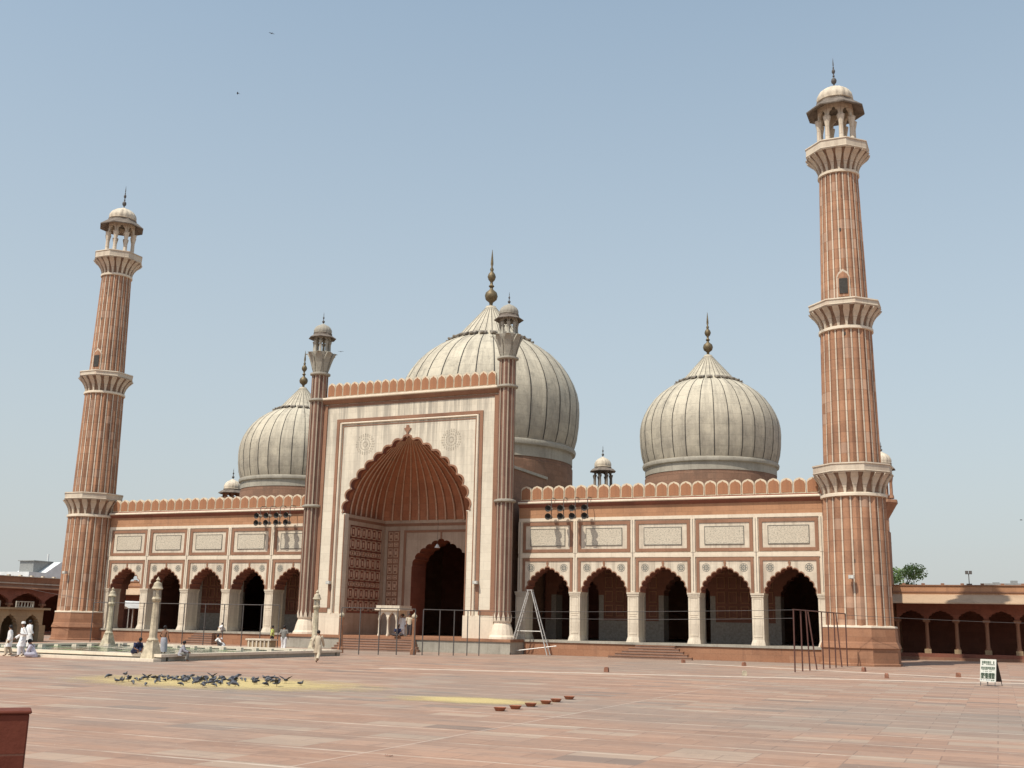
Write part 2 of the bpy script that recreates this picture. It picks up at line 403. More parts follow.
# ------------------------------------------------------------------ shared ornaments
def finial(mb,z0,h,r,c=(0,0),m=None):
    q=[(.35,0),(.5,.02),(.25,.05),(.3,.09),(.85,.14),(1,.2),(.85,.26),(.3,.31),(.22,.34),(.45,.37),(.22,.40),(.2,.44),(.5,.48),(.65,.53),(.5,.58),(.2,.62),(.3,.66),(.12,.70),(.22,.75),(.18,.82),(.03,1)]
    mb.lathe([(r*a,z0+h*b) for a,b in q],12,c,m)
def kiosk(parent,cx,cy,z0,r,hc,er,eh,dr,dh,fh,n=8,mcol='mwhite',mdome='marble',meave='stain',a0=pi/8,pref=''):
    """columned cupola: n columns with cusped arches, sloping eave, ribbed cupola, finial"""
    L=(cx,cy,0)
    ap=r*cos(pi/n)
    fw=r*sin(pi/n)
    for i in range(n):
        a=a0+2*pi*i/n
        if i==0:
            mb=MB(); w=.125*r+.03
            mb.lathe([(w*1.6,z0),(w*1.5,z0+.08*hc),(w*.95,z0+.14*hc),(w*.85,z0+.5*hc),(w*1.3,z0+.62*hc),(w*1.5,z0+.68*hc)],8)
            me=mb.mesh('column',[M[mcol]],40)
        link('column',me,parent,(cx+r*cos(a),cy+r*sin(a),0))
    mb=MB(); zs=z0+.62*hc; H=hc*.38
    pts=arch_pts(fw*.86,H*.72,2,fw*.12,4)
    sub=MB(); arch_wall(sub,0,zs,fw,zs+H,-.05-r*.04,.05,pts,0,0)
    for i in range(n):
        a=a0+2*pi*(i+.5)/n; R=Matrix.Rotation(a-pi/2,4,'Z')@Matrix.Translation((0,ap,0))
        base=len(mb.v)
        for p in sub.v: mb.v.append(tuple(R@Vector(p)))
        for f in sub.f: mb.face([base+k for k in f],0)
    mb.lathe([(r*1.02,zs+H),(r*1.02,zs+H+.06)],n,(0,0),0,a0)
    mb.build('arch_ring',[M[mcol]],parent,L)
    mb=MB(); ze=z0+hc
    mb.lathe([(r*.9,ze-eh*.1),(er,ze-eh*.75),(er*1.01,ze-eh*.62),(r*1.25,ze+eh*.1),(dr*1.1,ze+eh*.3),(dr*1.08,ze+eh*.3+.1*dr)],n if n>8 else 16 if er<0 else n,(0,0),0,a0)
    mb.build('eave',[M[meave]],parent,L)
    mb=MB(); zd=ze+eh*.3+.1*dr
    prof=[(dr*.98,zd),(dr*1.06,zd+dh*.06),(dr*.98,zd+dh*.1),(dr*1.04,zd+dh*.25),(dr*1.0,zd+dh*.42),(dr*.86,zd+dh*.62),(dr*.62,zd+dh*.78),(dr*.36,zd+dh*.88),(dr*.2,zd+dh*.95),(dr*.12,zd+dh)]
    mb.lathe(prof,64,(0,0),0,0,True,lambda a,z:1-.05*(abs(cos(8*a))**6) if z>zd+dh*.1 else 1)
    mb.build('cupola',[M[mdome]],parent,L,50)
    mb=MB(); finial(mb,zd+dh-.02,fh,dr*.16)
    mb.build('finial',[M['iron']],parent,L,40)

def brackets(mb,r0,z0,r1,z1,n,w0,w1,mi_wall=0,mi_rib=1):
    prof=[(r0,z0),(r0+.06*(r1-r0),z0+.25*(z1-z0)),(r0+.22*(r1-r0),z0+.5*(z1-z0)),(r0+.5*(r1-r0),z0+.75*(z1-z0)),(r0+.95*(r1-r0),z1)]
    mb.lathe(prof,40,(0,0),mi_wall)
    for i in range(n):
        a=2*pi*(i+.5)/n; ca,sa=cos(a),sin(a)
        P=[]
        for k,(r,z) in enumerate(prof):
            w=w0+(w1-w0)*[0,.15,.55,1,.85][k]; r+=.09; P.append([(r*ca-w*s*sa/2,r*sa+w*s*ca/2,z) for s in (-1,1)]+[((r-.14)*ca-w*s*sa/2,(r-.14)*sa+w*s*ca/2,z+.02) for s in (-1,1)])
        for A,B in zip(P,P[1:]):
            mb.poly([A[0],A[1],B[1],B[0]],mi_rib); mb.poly([A[0],A[2],B[2],B[0]],mi_rib); mb.poly([A[1],A[3],B[3],B[1]],mi_rib)

# ------------------------------------------------------------------ minarets
def fluted(mb,r0,z0,r1,z1,N=20,steps=6):
    for k in range(N):
        a0=2*pi*k/N; sw=.10/r0    # half angle of stripe
        prev=None
        for j in range(steps+1):
            t=j/steps; r=r0+(r1-r0)*t; z=z0+(z1-z0)*t
            row=[]
            row.append((a0-sw*.5,r)); row.append((a0+sw*.5,r))
            A=a0+sw*.5; B=a0+2*pi/N-sw*.5
            for q in range(0,7):
                u=q/6; a=A+(B-A)*u
                bul=(.12*sin(pi*u)**.7) if k%2==0 else (.17*(1-abs(2*u-1)))
                row.append((a,r-.06+bul*(r/2.)))
            row.append((B,r))
            pts=[(rr*cos(a),rr*sin(a),z) for a,rr in row]
            if prev:
                for i in range(len(pts)-1):
                    mb.poly([prev[i],prev[i+1],pts[i+1],pts[i]],1 if i==0 else 0)
            prev=pts
def minaret(x,label):
    t=empty('minaret',(x,-.27,0)); tag(t,label,'minaret','pair of tall minarets flanking the prayer hall')
    a8=pi/8
    mb=MB(); mb.lathe([(2.48,0),(2.48,.12),(2.39,.16),(2.37,.98),(2.45,1.02),(2.43,1.1),(2.36,1.30),(2.30,1.40),(2.25,2.20)],8,(0,0),0,a8)
    mb.build('base',[M['red']],t)
    mb=MB(); mb.lathe([(2.28,2.20),(2.26,2.30),(2.0,2.34)],8,(0,0),0,a8); mb.build('base_moulding',[M['marble_clean']],t)
    secs=[(1.93,2.28,1.84,10.15),(1.70,12.0,1.56,20.7),(1.44,22.4,1.23,31.4)]
    for s in secs:
        mb=MB(); fluted(mb,*s); sh=mb.build('shaft',[M['mred'],M['mwhite']],t)
    bal=[(1.84,10.1,2.50,11.42,12.03),(1.56,20.7,2.33,22.02,22.5),(1.23,31.4,2.12,32.75,33.42)]
    for r0,z0,r1,z1,z2 in bal:
        mb=MB(); mb.lathe([(r1*.97,z1),(r1,z1+.1),(r1*.985,z1+.14),(r1*.985,z2-.12),(r1*1.01,z2-.08),(r1*1.0,z2),(r1*.93,z2),(r1*.93,z1+.25),(.4,z1+.24)],8,(0,0),0,a8,False)
        mb.lathe([(r1*.97,z1),(.4,z1)],8,(0,0),0,a8,False)
        b=mb.build('balcony',[M['mwhite']],t)
        mb=MB(); brackets(mb,r0*.97,z0+.1,r1*.95,z1,20,.13,.46 if z0<15 else .40); mb.build('brackets',[M['bgap'],M['mwhite']],b)
        mb=MB(); mb.lathe([(r0*1.0,z0-.1),(r0*1.09,z0-.06),(r0*1.09,z0+.1),(r0*1.0,z0+.16)],32); mb.build('collar',[M['marble_clean']],b,(0,0,0),40)
    mb=MB(); mb.lathe([(1.3,32.9),(1.3,33.25)],8); mb.build('kiosk_floor',[M['mwhite']],t)
    kiosk(t,0,0,33.2,1.15,3.25,1.95,.60,1.15,1.28,2.15)
    # doorway above second balcony, facing the courtyard
    for zc,s,ang,w in ((22.95,1,-pi/2+.1,.24),(12.9,0,-pi/2+.1,.0)):
        if not s: continue
        mb=MB(); mb.box(-.26,.26,-.10,.3,zc,zc+1.0,2)
        pts=[(-.42,zc-.25),(.42,zc-.25),(.42,zc+1.1),(.3,zc+1.4),(0,zc+1.65),(-.3,zc+1.4),(-.42,zc+1.1)]
        mb.prism(pts,-.02,.3,1)
        pts=[(-.34,zc-.2),(.34,zc-.2),(.34,zc+1.08),(.24,zc+1.3),(0,zc+1.48),(-.24,zc+1.3),(-.34,zc+1.08)]
        mb.prism(pts,-.06,.28,0)
        d=mb.build('doorway',[M['mred'],M['mwhite'],M['black']],t,(1.43*cos(ang),1.43*sin(ang),0),None,ang+pi/2)
    for z,ang in ((20.2,-1.5),(16.4,-1.45),(14.7,-1.4),(29.5,-1.4),(27.2,-1.5),(6.,-1.5)):
        r=1.93-.09*z/8 if z<10 else 1.70-(z-12)*.016 if z<22 else 1.44-(z-22.4)*.0233
        mb=MB(); mb.box(-.055,.055,-.015,.25,z,z+.2); mb.build('slit_window',[M['black']],t,(r*cos(ang),r*sin(ang),0),None,ang+pi/2)
    return t
minaret(31.1,'striped red sandstone minaret nearest the camera, at the right end of the hall')
minaret(-31.1,'striped red sandstone minaret farther away, at the left end of the hall')

# ------------------------------------------------------------------ prayer hall
A,PB,HP,HC,HA,HM,HS,HCO,HPA=8.4526,4.1161,.985,4.22,5.87,6.70,9.2555,10.31,11.527
hall=empty('prayer_hall',(0,0,0)); tag(hall,'red sandstone and white marble prayer hall with three onion domes and great central portal','mosque hall')
# plinth
mb=MB()
for s in (-1,1):
    mb=MB()
    mb.box(s*9.0,s*29.4,-.32,27,0,.84,0); mb.box(s*9.0,s*29.4,-.40,27,.84,HP,1)
    mb.box(s*9.0,s*29.4,-.36,0,0,.12,0)
    mb.build('plinth',[M['red'],M['marble_grey']],hall)
mb=MB(); mb.box(-8.95,8.95,-2.6,27,0,.80,0); mb.box(-9.0,9.0,-2.68,27,.80,HP-.001,1); mb.box(-8.95,8.95,-2.66,-2.5,0,.14,0)
mb.build('portal_plinth',[M['marble_grey'],M['red']],hall)
def steps(xa,xb,sa,sb,y0,n,name='steps'):
    mb=MB()
    for k in range(n):
        z1=HP*(n-k)/(n+1); d=.32*(k+1)
        mb.box(xa-sa*(k+1),xb+sb*(k+1),y0-d,y0+.003-(d-.32),0,z1,0)
        mb.box(xa-sa*(k+1),xb+sb*(k+1)+.01,y0-d-.03,y0+.003-(d-.32),z1-.045,z1+.003,1)
    mb.build(name,[M['stepstone'],M['frame']],hall)
steps(-3.9,1.6,0,.26,-2.7,5); steps(17.4,19.3,.36,.36,-.41,5); steps(-18.9,-17.4,0,.25,-.41,5)

# merlon
mp=PB/5
def merlon_mesh(w,h,name='merlon'):
    mb=MB(); hw=w/2*.95
    def out(k,zb): 
        a=hw*k
        return [(-a,zb),(a,zb),(a,h*.70*k),(a*.9,h*.82*k),(a*.6,h*.925*k),(a*.25,h*.97*k),(0,h*(1-.09*(1-k)/.15)),(-a*.25,h*.97*k),(-a*.6,h*.925*k),(-a*.9,h*.82*k),(-a,h*.70*k)]
    mb.prism(out(1,0),-.10,.10,1); mb.prism(out(.87,.09),-.125,.125,0)
    return mb.mesh(name,[M['merlon'],M['twm']])
mer=merlon_mesh(mp,HPA-HCO-.18)
wing_arch=arch_pts(1.61,HA-HC,5,.11,6)
def rosette_mesh():
    mb=MB()
    for k in range(8):
        a=2*pi*k/8; c,s_=cos(a),sin(a)
        pts=[(.07,0),(.14,-.055),(.22,0),(.14,.055)]
        mb.prism([(x*c-z*s_,x*s_+z*c) for x,z in pts],-.012,0)
    mb.prism([(.045*cos(k*pi/4),.045*sin(k*pi/4)) for k in range(8)],-.015,0)
    for k in range(16):
        a,b=2*pi*k/16,2*pi*(k+1)/16
        mb.prism([(.24*cos(a),.24*sin(a)),(.265*cos(a),.265*sin(a)),(.265*cos(b),.265*sin(b)),(.24*cos(b),.24*sin(b))],-.01,0)
    return mb.mesh('rosette',[M['ink']])
ros=rosette_mesh()
def pier_mesh(hw):
    mb=MB()
    mb.box(-hw,hw,-.06,1.3,HP+.35,HC-.25); mb.box(-hw-.0,hw+.0,-.06,1.3,HP,HP+.35,None,.09)
    mb.box(-hw-.06,hw+.06,-.12,1.34,HC-.12,HC); mb.box(-hw-.03,hw+.03,-.09,1.32,HC-.25,HC-.12)
    frame(mb,-hw+.1,hw-.1,HP+.5,HP+1.7,.03,-.08,-.05); frame(mb,-hw+.1,hw-.1,HP+1.8,HC-.32,.03,-.08,-.05)
    return mb.mesh('pier',[M['marble']])
pier=pier_mesh(.37)
for s in (1,-1):
    xa,xb=sorted((s*A,s*(A+5*PB)))
    wall=MB()
    wall.box(xa-.15,xb+.15,0,1.3,HM-.33,HCO-.2,0)
    for k in range(5):
        cx=s*(A+(k+.5)*PB)
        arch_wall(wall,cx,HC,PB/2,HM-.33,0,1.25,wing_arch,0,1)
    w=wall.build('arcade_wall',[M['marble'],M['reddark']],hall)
    for k in range(6):
        x=s*(A+k*PB)
        if k==0: x+=s*.1
        link('pier',pier,w,(x,0,0))
    trim=MB()     # white strips and pilasters
    trim.box(xa-.1,xb+.1,-.07,.01,HM-.17,HM+.13); trim.box(xa-.1,xb+.1,-.07,.01,HS-.22,HS)
    for k in range(6):
        x=s*(A+k*PB); trim.box(x-.135,x+.135,-.09,.01,HC,HM-.17); trim.box(x-.135,x+.135,-.09,.01,HM+.13,HS-.22)
        trim.box(x-.015,x+.015,-.10,-.08,HC+.1,HS-.25,1)
    trim.build('marble_bands',[M['marble_clean'],M['insc_frame']],w)
    for k in range(5):
        x0=s*(A+(k+.5)*PB)-PB/2; x1=x0+PB; cx=(x0+x1)/2
        f=MB(); frame(f,x0+.20,x1-.20,HM+.19,HS-.30,.21,-.055,.01); pf=f.build('panel_frame',[M['frame']],w)
        f=MB(); frame(f,x0+.76,x1-.76,HM+.63,HS-.74,.035,-.05,.01); f.build('inlay_line',[M['insc_frame']],pf)
        f=MB(); f.box(x0+.795,x1-.795,-.035,.01,HM+.665,HS-.775); f.build('inscription',[M['insc']],pf)
        f=MB(); f.box(x0+.20,x1-.20,-.05,.01,HM-.42,HM-.21)
        for sx in (x0+.20,x1-.20-.19): f.box(sx,sx+.19,-.05,.01,HC,HM-.42)
        # arch outline and bud finial
        for a,b in zip(wing_arch,wing_arch[1:]):
            n0=(a[0]*1.035,a[1]*1.035+.02); n1=(b[0]*1.035,b[1]*1.035+.02)
            f.poly([(cx+a[0],-.02,HC+a[1]),(cx+b[0],-.02,HC+b[1]),(cx+n1[0],-.02,HC+n1[1]),(cx+n0[0],-.02,HC+n0[1])])
            f.poly([(cx+n0[0],-.02,HC+n0[1]),(cx+n1[0],-.02,HC+n1[1]),(cx+n1[0],0.01,HC+n1[1]),(cx+n0[0],0.01,HC+n0[1])])
        f.prism([(cx-.03,HA-.02),(cx+.03,HA-.02),(cx+.05,HA+.12),(cx+.09,HA+.3),(cx+.03,HA+.42),(cx-.03,HA+.42),(cx-.09,HA+.3),(cx-.05,HA+.12)],-.04,.01)
        f.build('arch_frame',[M['frame']],w)
        for sx in (-1.22,1.22): link('rosette',ros,w,(cx+sx,-.002,HC+1.62))
    b=MB(); b.box(xa-.1,xb+.1,-.05,1.3,HS+.003,HCO-.22,0); b.build('sandstone_band',[M['redorange']],w)
    c=MB()
    c.prism([(-.05,HCO-.3),(-.22,HCO-.16),(-.26,HCO-.1),(-.26,HCO-.06),(.9,HCO-.06),(.9,HCO-.3)],xa-.12,xb+.12,0,'x')
    c.prism([(-.30,HCO-.06),(-.34,HCO-.02),(-.34,HCO+.05),(-.30,HCO+.10),(.5,HCO+.12),(.5,HCO-.06)],xa-.12,xb+.12,1,'x')
    c.box(xa,xb,-.11,.11,HCO+.12,HCO+.2,0)
    co=c.build('cornice',[M['reddark'],M['marble_clean']],w)
    for k in range(25):
        link('merlon',mer,w,(s*(A+(k+.5)*mp),0,HCO+.18))
# roof, side and back walls, interior
mb=MB()
for s in (-1,1):
    mb.box(s*8.0,s*29.3,1.3,27,9.9,10.2)
mb.box(-8.0,8.0,6.6,27,9.9,10.2)
mb.build('roof',[M['marble_grey']],hall)
mb=MB(); mb.box(-29.3,29.3,26,27,HP,11.2); mb.build('back_wall',[M['red']],hall)
mb=MB(); mb.box(28.6,29.3,1.3,26,HP,11.2); mb.build('side_wall',[M['int']],hall); mb=MB()
mb.box(-29.3,-28.6,1.3,1.9,HP,11.2); mb.box(-29.3,-28.6,5.5,26,HP,11.2)
sa=arch_pts(1.65,1.6,4,.14,6); arch_wall(mb,3.7,4.2,1.8,11.2,-29.3,-28.6,sa,0,0,'x')
mb.build('side_wall',[M['int']],hall)
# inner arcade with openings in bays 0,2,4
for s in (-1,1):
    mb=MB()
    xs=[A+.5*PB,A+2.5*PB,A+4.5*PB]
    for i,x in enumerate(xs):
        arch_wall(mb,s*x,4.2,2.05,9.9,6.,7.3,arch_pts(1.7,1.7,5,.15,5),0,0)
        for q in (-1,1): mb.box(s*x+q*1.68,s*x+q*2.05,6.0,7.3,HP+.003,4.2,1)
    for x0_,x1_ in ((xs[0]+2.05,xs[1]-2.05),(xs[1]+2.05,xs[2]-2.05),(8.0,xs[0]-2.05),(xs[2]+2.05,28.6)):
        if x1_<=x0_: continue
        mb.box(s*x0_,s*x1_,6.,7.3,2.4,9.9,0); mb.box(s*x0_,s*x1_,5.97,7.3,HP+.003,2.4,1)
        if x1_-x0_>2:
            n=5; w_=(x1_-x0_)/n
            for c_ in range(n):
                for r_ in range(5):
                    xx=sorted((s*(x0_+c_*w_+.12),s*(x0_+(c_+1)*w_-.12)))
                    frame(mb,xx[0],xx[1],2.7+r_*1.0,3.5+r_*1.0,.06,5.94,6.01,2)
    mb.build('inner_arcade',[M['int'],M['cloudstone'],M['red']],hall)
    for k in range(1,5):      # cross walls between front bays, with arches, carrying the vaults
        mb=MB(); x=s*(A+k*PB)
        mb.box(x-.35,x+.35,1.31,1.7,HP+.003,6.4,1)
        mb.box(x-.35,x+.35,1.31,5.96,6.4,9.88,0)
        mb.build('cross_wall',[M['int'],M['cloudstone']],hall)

# --- portal
YF=-1.7; HW=7.35; ZT=18.1
mb=MB()
parch=arch_pts(5.30,15.28-9.77,8,.33,7)
arch_wall(mb,0,9.77,5.46,16.3,YF,YF+.45,parch,0,1)
mb.box(-5.46,5.46,YF,YF+.45,16.3,ZT,0)
for s in (-1,1):
    mb.box(s*5.46,s*HW,YF,YF+.45,HP+.003,ZT,0)
    mb.box(s*4.98,s*5.46,YF,YF+.45,HP+.003,9.77,0)
pw=mb.build('portal_wall',[M['pmarble'],M['reddark']],hall)
mb=MB()
for s in (-1,1):
    a,b=sorted((s*5.88,s*6.12)); mb.box(a,b,YF-.07,YF+.01,2.9,16.88)
    a,b=sorted((s*7.02,s*7.40)); mb.box(a,b,YF-.09,YF+.4,2.5,18.0)
    a,b=sorted((s*6.12,s*7.02)); mb.box(a,b,YF-.07,YF+.01,2.55,2.9)
    a,b=sorted((s*5.52,s*5.58)); mb.box(a,b,YF-.03,YF+.01,HP+.8,16.3)
    a,b=sorted((s*5.0,s*5.08)); mb.box(a,b,YF-.05,YF+.1,HP+.1,9.7)
mb.box(-5.88,5.88,YF-.07,YF+.01,16.64,16.88); mb.box(-5.58,5.58,YF-.03,YF+.01,16.3,16.36)
mb.box(-7.02,7.02,YF-.04,YF+.01,17.85,18.05)
mb.prism([(-.05,15.2),(.05,15.2),(.08,15.6),(.3,15.9),(.12,15.95),(.1,16.15),(-.1,16.15),(-.12,15.95),(-.3,15.9),(-.08,15.6)],YF-.08,YF+.01)
for a,b in zip(parch,parch[1:]):
    k=1.022
    n0=(a[0]*k,a[1]*k+.03); n1=(b[0]*k,b[1]*k+.03)
    mb.poly([(a[0],YF-.06,9.77+a[1]),(b[0],YF-.06,9.77+b[1]),(n1[0],YF-.06,9.77+n1[1]),(n0[0],YF-.06,9.77+n0[1])])
    mb.poly([(n0[0],YF-.06,9.77+n0[1]),(n1[0],YF-.06,9.77+n1[1]),(n1[0],YF+.01,9.77+n1[1]),(n0[0],YF+.01,9.77+n0[1])])
mb.build('sandstone_border',[M['frame']],pw)
mb=MB()
for s in (-1,1):
    a,b=sorted((s*4.98,s*7.3)); mb.box(a,b,YF-.12,YF+.01,HP+.003,2.5,0)
    a,b=sorted((s*5.62,s*5.84)); mb.tube([((a+b)/2,YF-.06,2.5),((a+b)/2,YF-.06,16.6)],.09,10,0)
mb.tube([(-5.73,YF-.06,16.55),(5.73,YF-.06,16.55)],.07,10,0)
mb.build('marble_dado',[M['marble_clean']],pw)
# medallions
mb=MB()
for s in (-1,1):
    for r in (.18,.42,.62,.75):
        n=int(6+r*24)
        for k in range(n):
            a=2*pi*k/n; q=.055
            mb.prism([(s*3.6+r*cos(a)+q*cos(a+j*pi/2+r*9),14.9+r*sin(a)+q*1.3*sin(a+j*pi/2+r*9)) for j in range(4)],YF-.015,YF+.01)
mb.build('calligraphy_medallion',[M['medal']],pw)
mb=MB()
mb.prism([(YF-.1,ZT),(YF-.3,ZT+.2),(YF-.32,ZT+.28),(YF+1.2,ZT+.28),(YF+1.2,ZT)],-7.4,7.4,0,'x')
mb.prism([(YF-.36,ZT+.28),(YF-.42,ZT+.33),(YF-.42,ZT+.42),(YF-.36,ZT+.47),(YF+1.,ZT+.47),(YF+1.,ZT+.28)],-7.4,7.4,1,'x')
mb.box(-7.2,7.2,YF-.11,YF+.11,ZT+.47,ZT+.55,0)
mb.build('cornice',[M['frame'],M['marble_clean']],pw)
NM=21; me2=merlon_mesh(14.2/NM,1.12)
for k in range(NM): link('merlon',me2,pw,(-7.1+(k+.5)*14.2/NM,YF,ZT+.53))
# recess
YB=4.2
mb=MB()
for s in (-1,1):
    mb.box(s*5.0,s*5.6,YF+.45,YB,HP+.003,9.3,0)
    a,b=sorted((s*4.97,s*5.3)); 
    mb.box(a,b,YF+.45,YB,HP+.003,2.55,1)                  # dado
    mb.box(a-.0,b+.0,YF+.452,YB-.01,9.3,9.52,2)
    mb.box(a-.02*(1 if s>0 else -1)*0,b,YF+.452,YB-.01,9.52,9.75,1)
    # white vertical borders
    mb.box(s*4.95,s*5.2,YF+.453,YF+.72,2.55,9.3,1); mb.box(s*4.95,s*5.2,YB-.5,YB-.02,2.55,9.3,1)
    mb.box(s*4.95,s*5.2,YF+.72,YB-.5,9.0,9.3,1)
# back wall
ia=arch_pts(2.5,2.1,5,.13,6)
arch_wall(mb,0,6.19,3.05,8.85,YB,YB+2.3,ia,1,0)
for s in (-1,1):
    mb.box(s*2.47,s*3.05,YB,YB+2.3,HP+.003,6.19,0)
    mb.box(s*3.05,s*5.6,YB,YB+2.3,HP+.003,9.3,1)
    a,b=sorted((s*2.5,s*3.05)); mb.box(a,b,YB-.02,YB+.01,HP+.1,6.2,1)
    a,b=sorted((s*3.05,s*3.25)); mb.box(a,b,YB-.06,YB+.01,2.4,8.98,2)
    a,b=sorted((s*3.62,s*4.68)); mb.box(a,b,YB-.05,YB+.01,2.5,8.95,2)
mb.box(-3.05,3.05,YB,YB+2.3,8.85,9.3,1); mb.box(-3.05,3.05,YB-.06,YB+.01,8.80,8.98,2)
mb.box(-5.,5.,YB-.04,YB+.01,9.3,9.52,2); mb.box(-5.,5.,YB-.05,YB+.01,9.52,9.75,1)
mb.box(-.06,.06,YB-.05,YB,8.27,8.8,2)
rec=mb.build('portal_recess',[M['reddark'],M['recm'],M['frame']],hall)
mb=MB()      # carved panelling
def grid(u0,u1,z0,z1,nc,rows,place):
    tot=sum(rows); z=z1; w_=(u1-u0)/nc
    for r_ in rows:
        h=(z1-z0)*r_/tot
        for c_ in range(nc): place(u0+c_*w_+.06,u0+(c_+1)*w_-.06,z-h+.07,z-.07)
        z-=h
def pf(sx):
    def f(u0,u1,z0,z1):
        x=sorted((sx*4.93,sx*5.01)); t_=.055
        for a,b,c,d in ((u0,u1,z1-t_,z1),(u0,u1,z0,z0+t_),(u0,u0+t_,z0,z1),(u1-t_,u1,z0,z1)): mb.box(x[0],x[1],a,b,c,d,0)
        m_=(u0+u1)/2; mb.box(x[0]+.02,x[1],m_-.06,m_+.06,z0+(z1-z0)*.25,z0+(z1-z0)*.75,0)
    return f
for sx in (-1,1):
    grid(YF+.8,YB-.55,2.65,8.95,6,[1,1,.55,1,1,.55,1,1],pf(sx))
    def g2(u0,u1,z0,z1): 
        frame(mb,u0,u1,z0,z1,.05,YB-.09,YB-.04,0); mb.box((u0+u1)/2-.09,(u0+u1)/2+.09,YB-.08,YB-.04,z0+(z1-z0)*.3,z0+(z1-z0)*.7,0)
    mb.build('carved_panelling',[M['rib']],rec); mb=MB()
    a,b=sorted((sx*3.66,sx*4.64)); grid(a,b,2.6,8.9,2,[1,.55]*5,g2)
    mb.build('carved_panelling',[M['rib']],rec); mb=MB()
# ribbed half dome
def prof_half(t):   # t 0..1 base->apex, returns (u, h) fractions
    i=(1-t)*(len(HALF)-1); k=int(i); f=i-k; a=HALF[k]; b=HALF[min(k+1,len(HALF)-1)]
    return a[0]+(b[0]-a[0])*f,1-(a[1]+(b[1]-a[1])*f)
plan=[]
y0_=YF+.45
for k in range(13): plan.append((5.0,y0_+(YB-y0_)*k/12*.86))
for k in range(1,9): a=pi/2*k/9; plan.append((5.0-.8*(1-cos(a)),y0_+(YB-y0_)*.86+(YB-y0_)*.14*sin(a)))
for k in range(0,21): plan.append((4.2-8.4*k/20,YB))
plan=plan+[(-x,y) for x,y in plan[:21][::-1]]
TN=26
def hd(p,t,d=0):
    u,h=prof_half(t); X=p[0]*u*1.075; Y=y0_+(p[1]-y0_)*u
    return (X*(1-d*.02),Y-d*.1*u,9.75+5.72*h-d*.03)
mb=MB()
rows_=[[mb.vert(hd(p,j/TN)) for p in plan] for j in range(TN+1)]
for j in range(TN):
    for i in range(len(plan)-1): mb.face((rows_[j][i],rows_[j][i+1],rows_[j+1][i+1],rows_[j+1][i]))
hd_=mb.build('half_dome',[M['pdome']],rec,(0,0,0),60)
mb=MB(); L=[0]
for a,b in zip(plan,plan[1:]): L.append(L[-1]+math.dist(a,b))
NR=27
for r_ in range(1,NR):
    s_=L[-1]*r_/NR; i=max(k for k in range(len(L)) if L[k]<=s_); i=min(i,len(plan)-2); f=(s_-L[i])/(L[i+1]-L[i])
    p=(plan[i][0]+(plan[i+1][0]-plan[i][0])*f,plan[i][1]+(plan[i+1][1]-plan[i][1])*f)
    pts=[hd(p,.0+j/TN*.97,1) for j in range(TN+1)]
    mb.tube(pts,[.07*(1-.5*j/TN) for j in range(TN+1)],6)
mb.build('dome_ribs',[M['rib']],hd_)
mb=MB()      # masonry mass behind the portal screen
for s in (-1,1):
    mb.box(s*5.62,s*7.7,-.55,6.5,HP+.01,12.9,0); mb.box(s*5.6,s*7.8,-.5,6.6,12.9,13.1,1)
mb.box(-5.62,5.62,4.3+2.32,7.3,9.3,12.9,0); mb.box(-5.6,5.6,5.,6.6,12.9,13.1,1)
mb.poly([(-5.7,-.8,16.2),(5.7,-.8,16.2),(5.7,6.6,13.1),(-5.7,6.6,13.1)],1)
mb.build('portal_core',[M['drum'],M['marble_grey']],hall)
# wall closing off the central hall, placed to keep the inner arch dark
mb=MB()
mb.box(-8.,8.,20,20.6,HP+.003,9.9,0)
mb.build('inner_wall',[M['int']],hall)

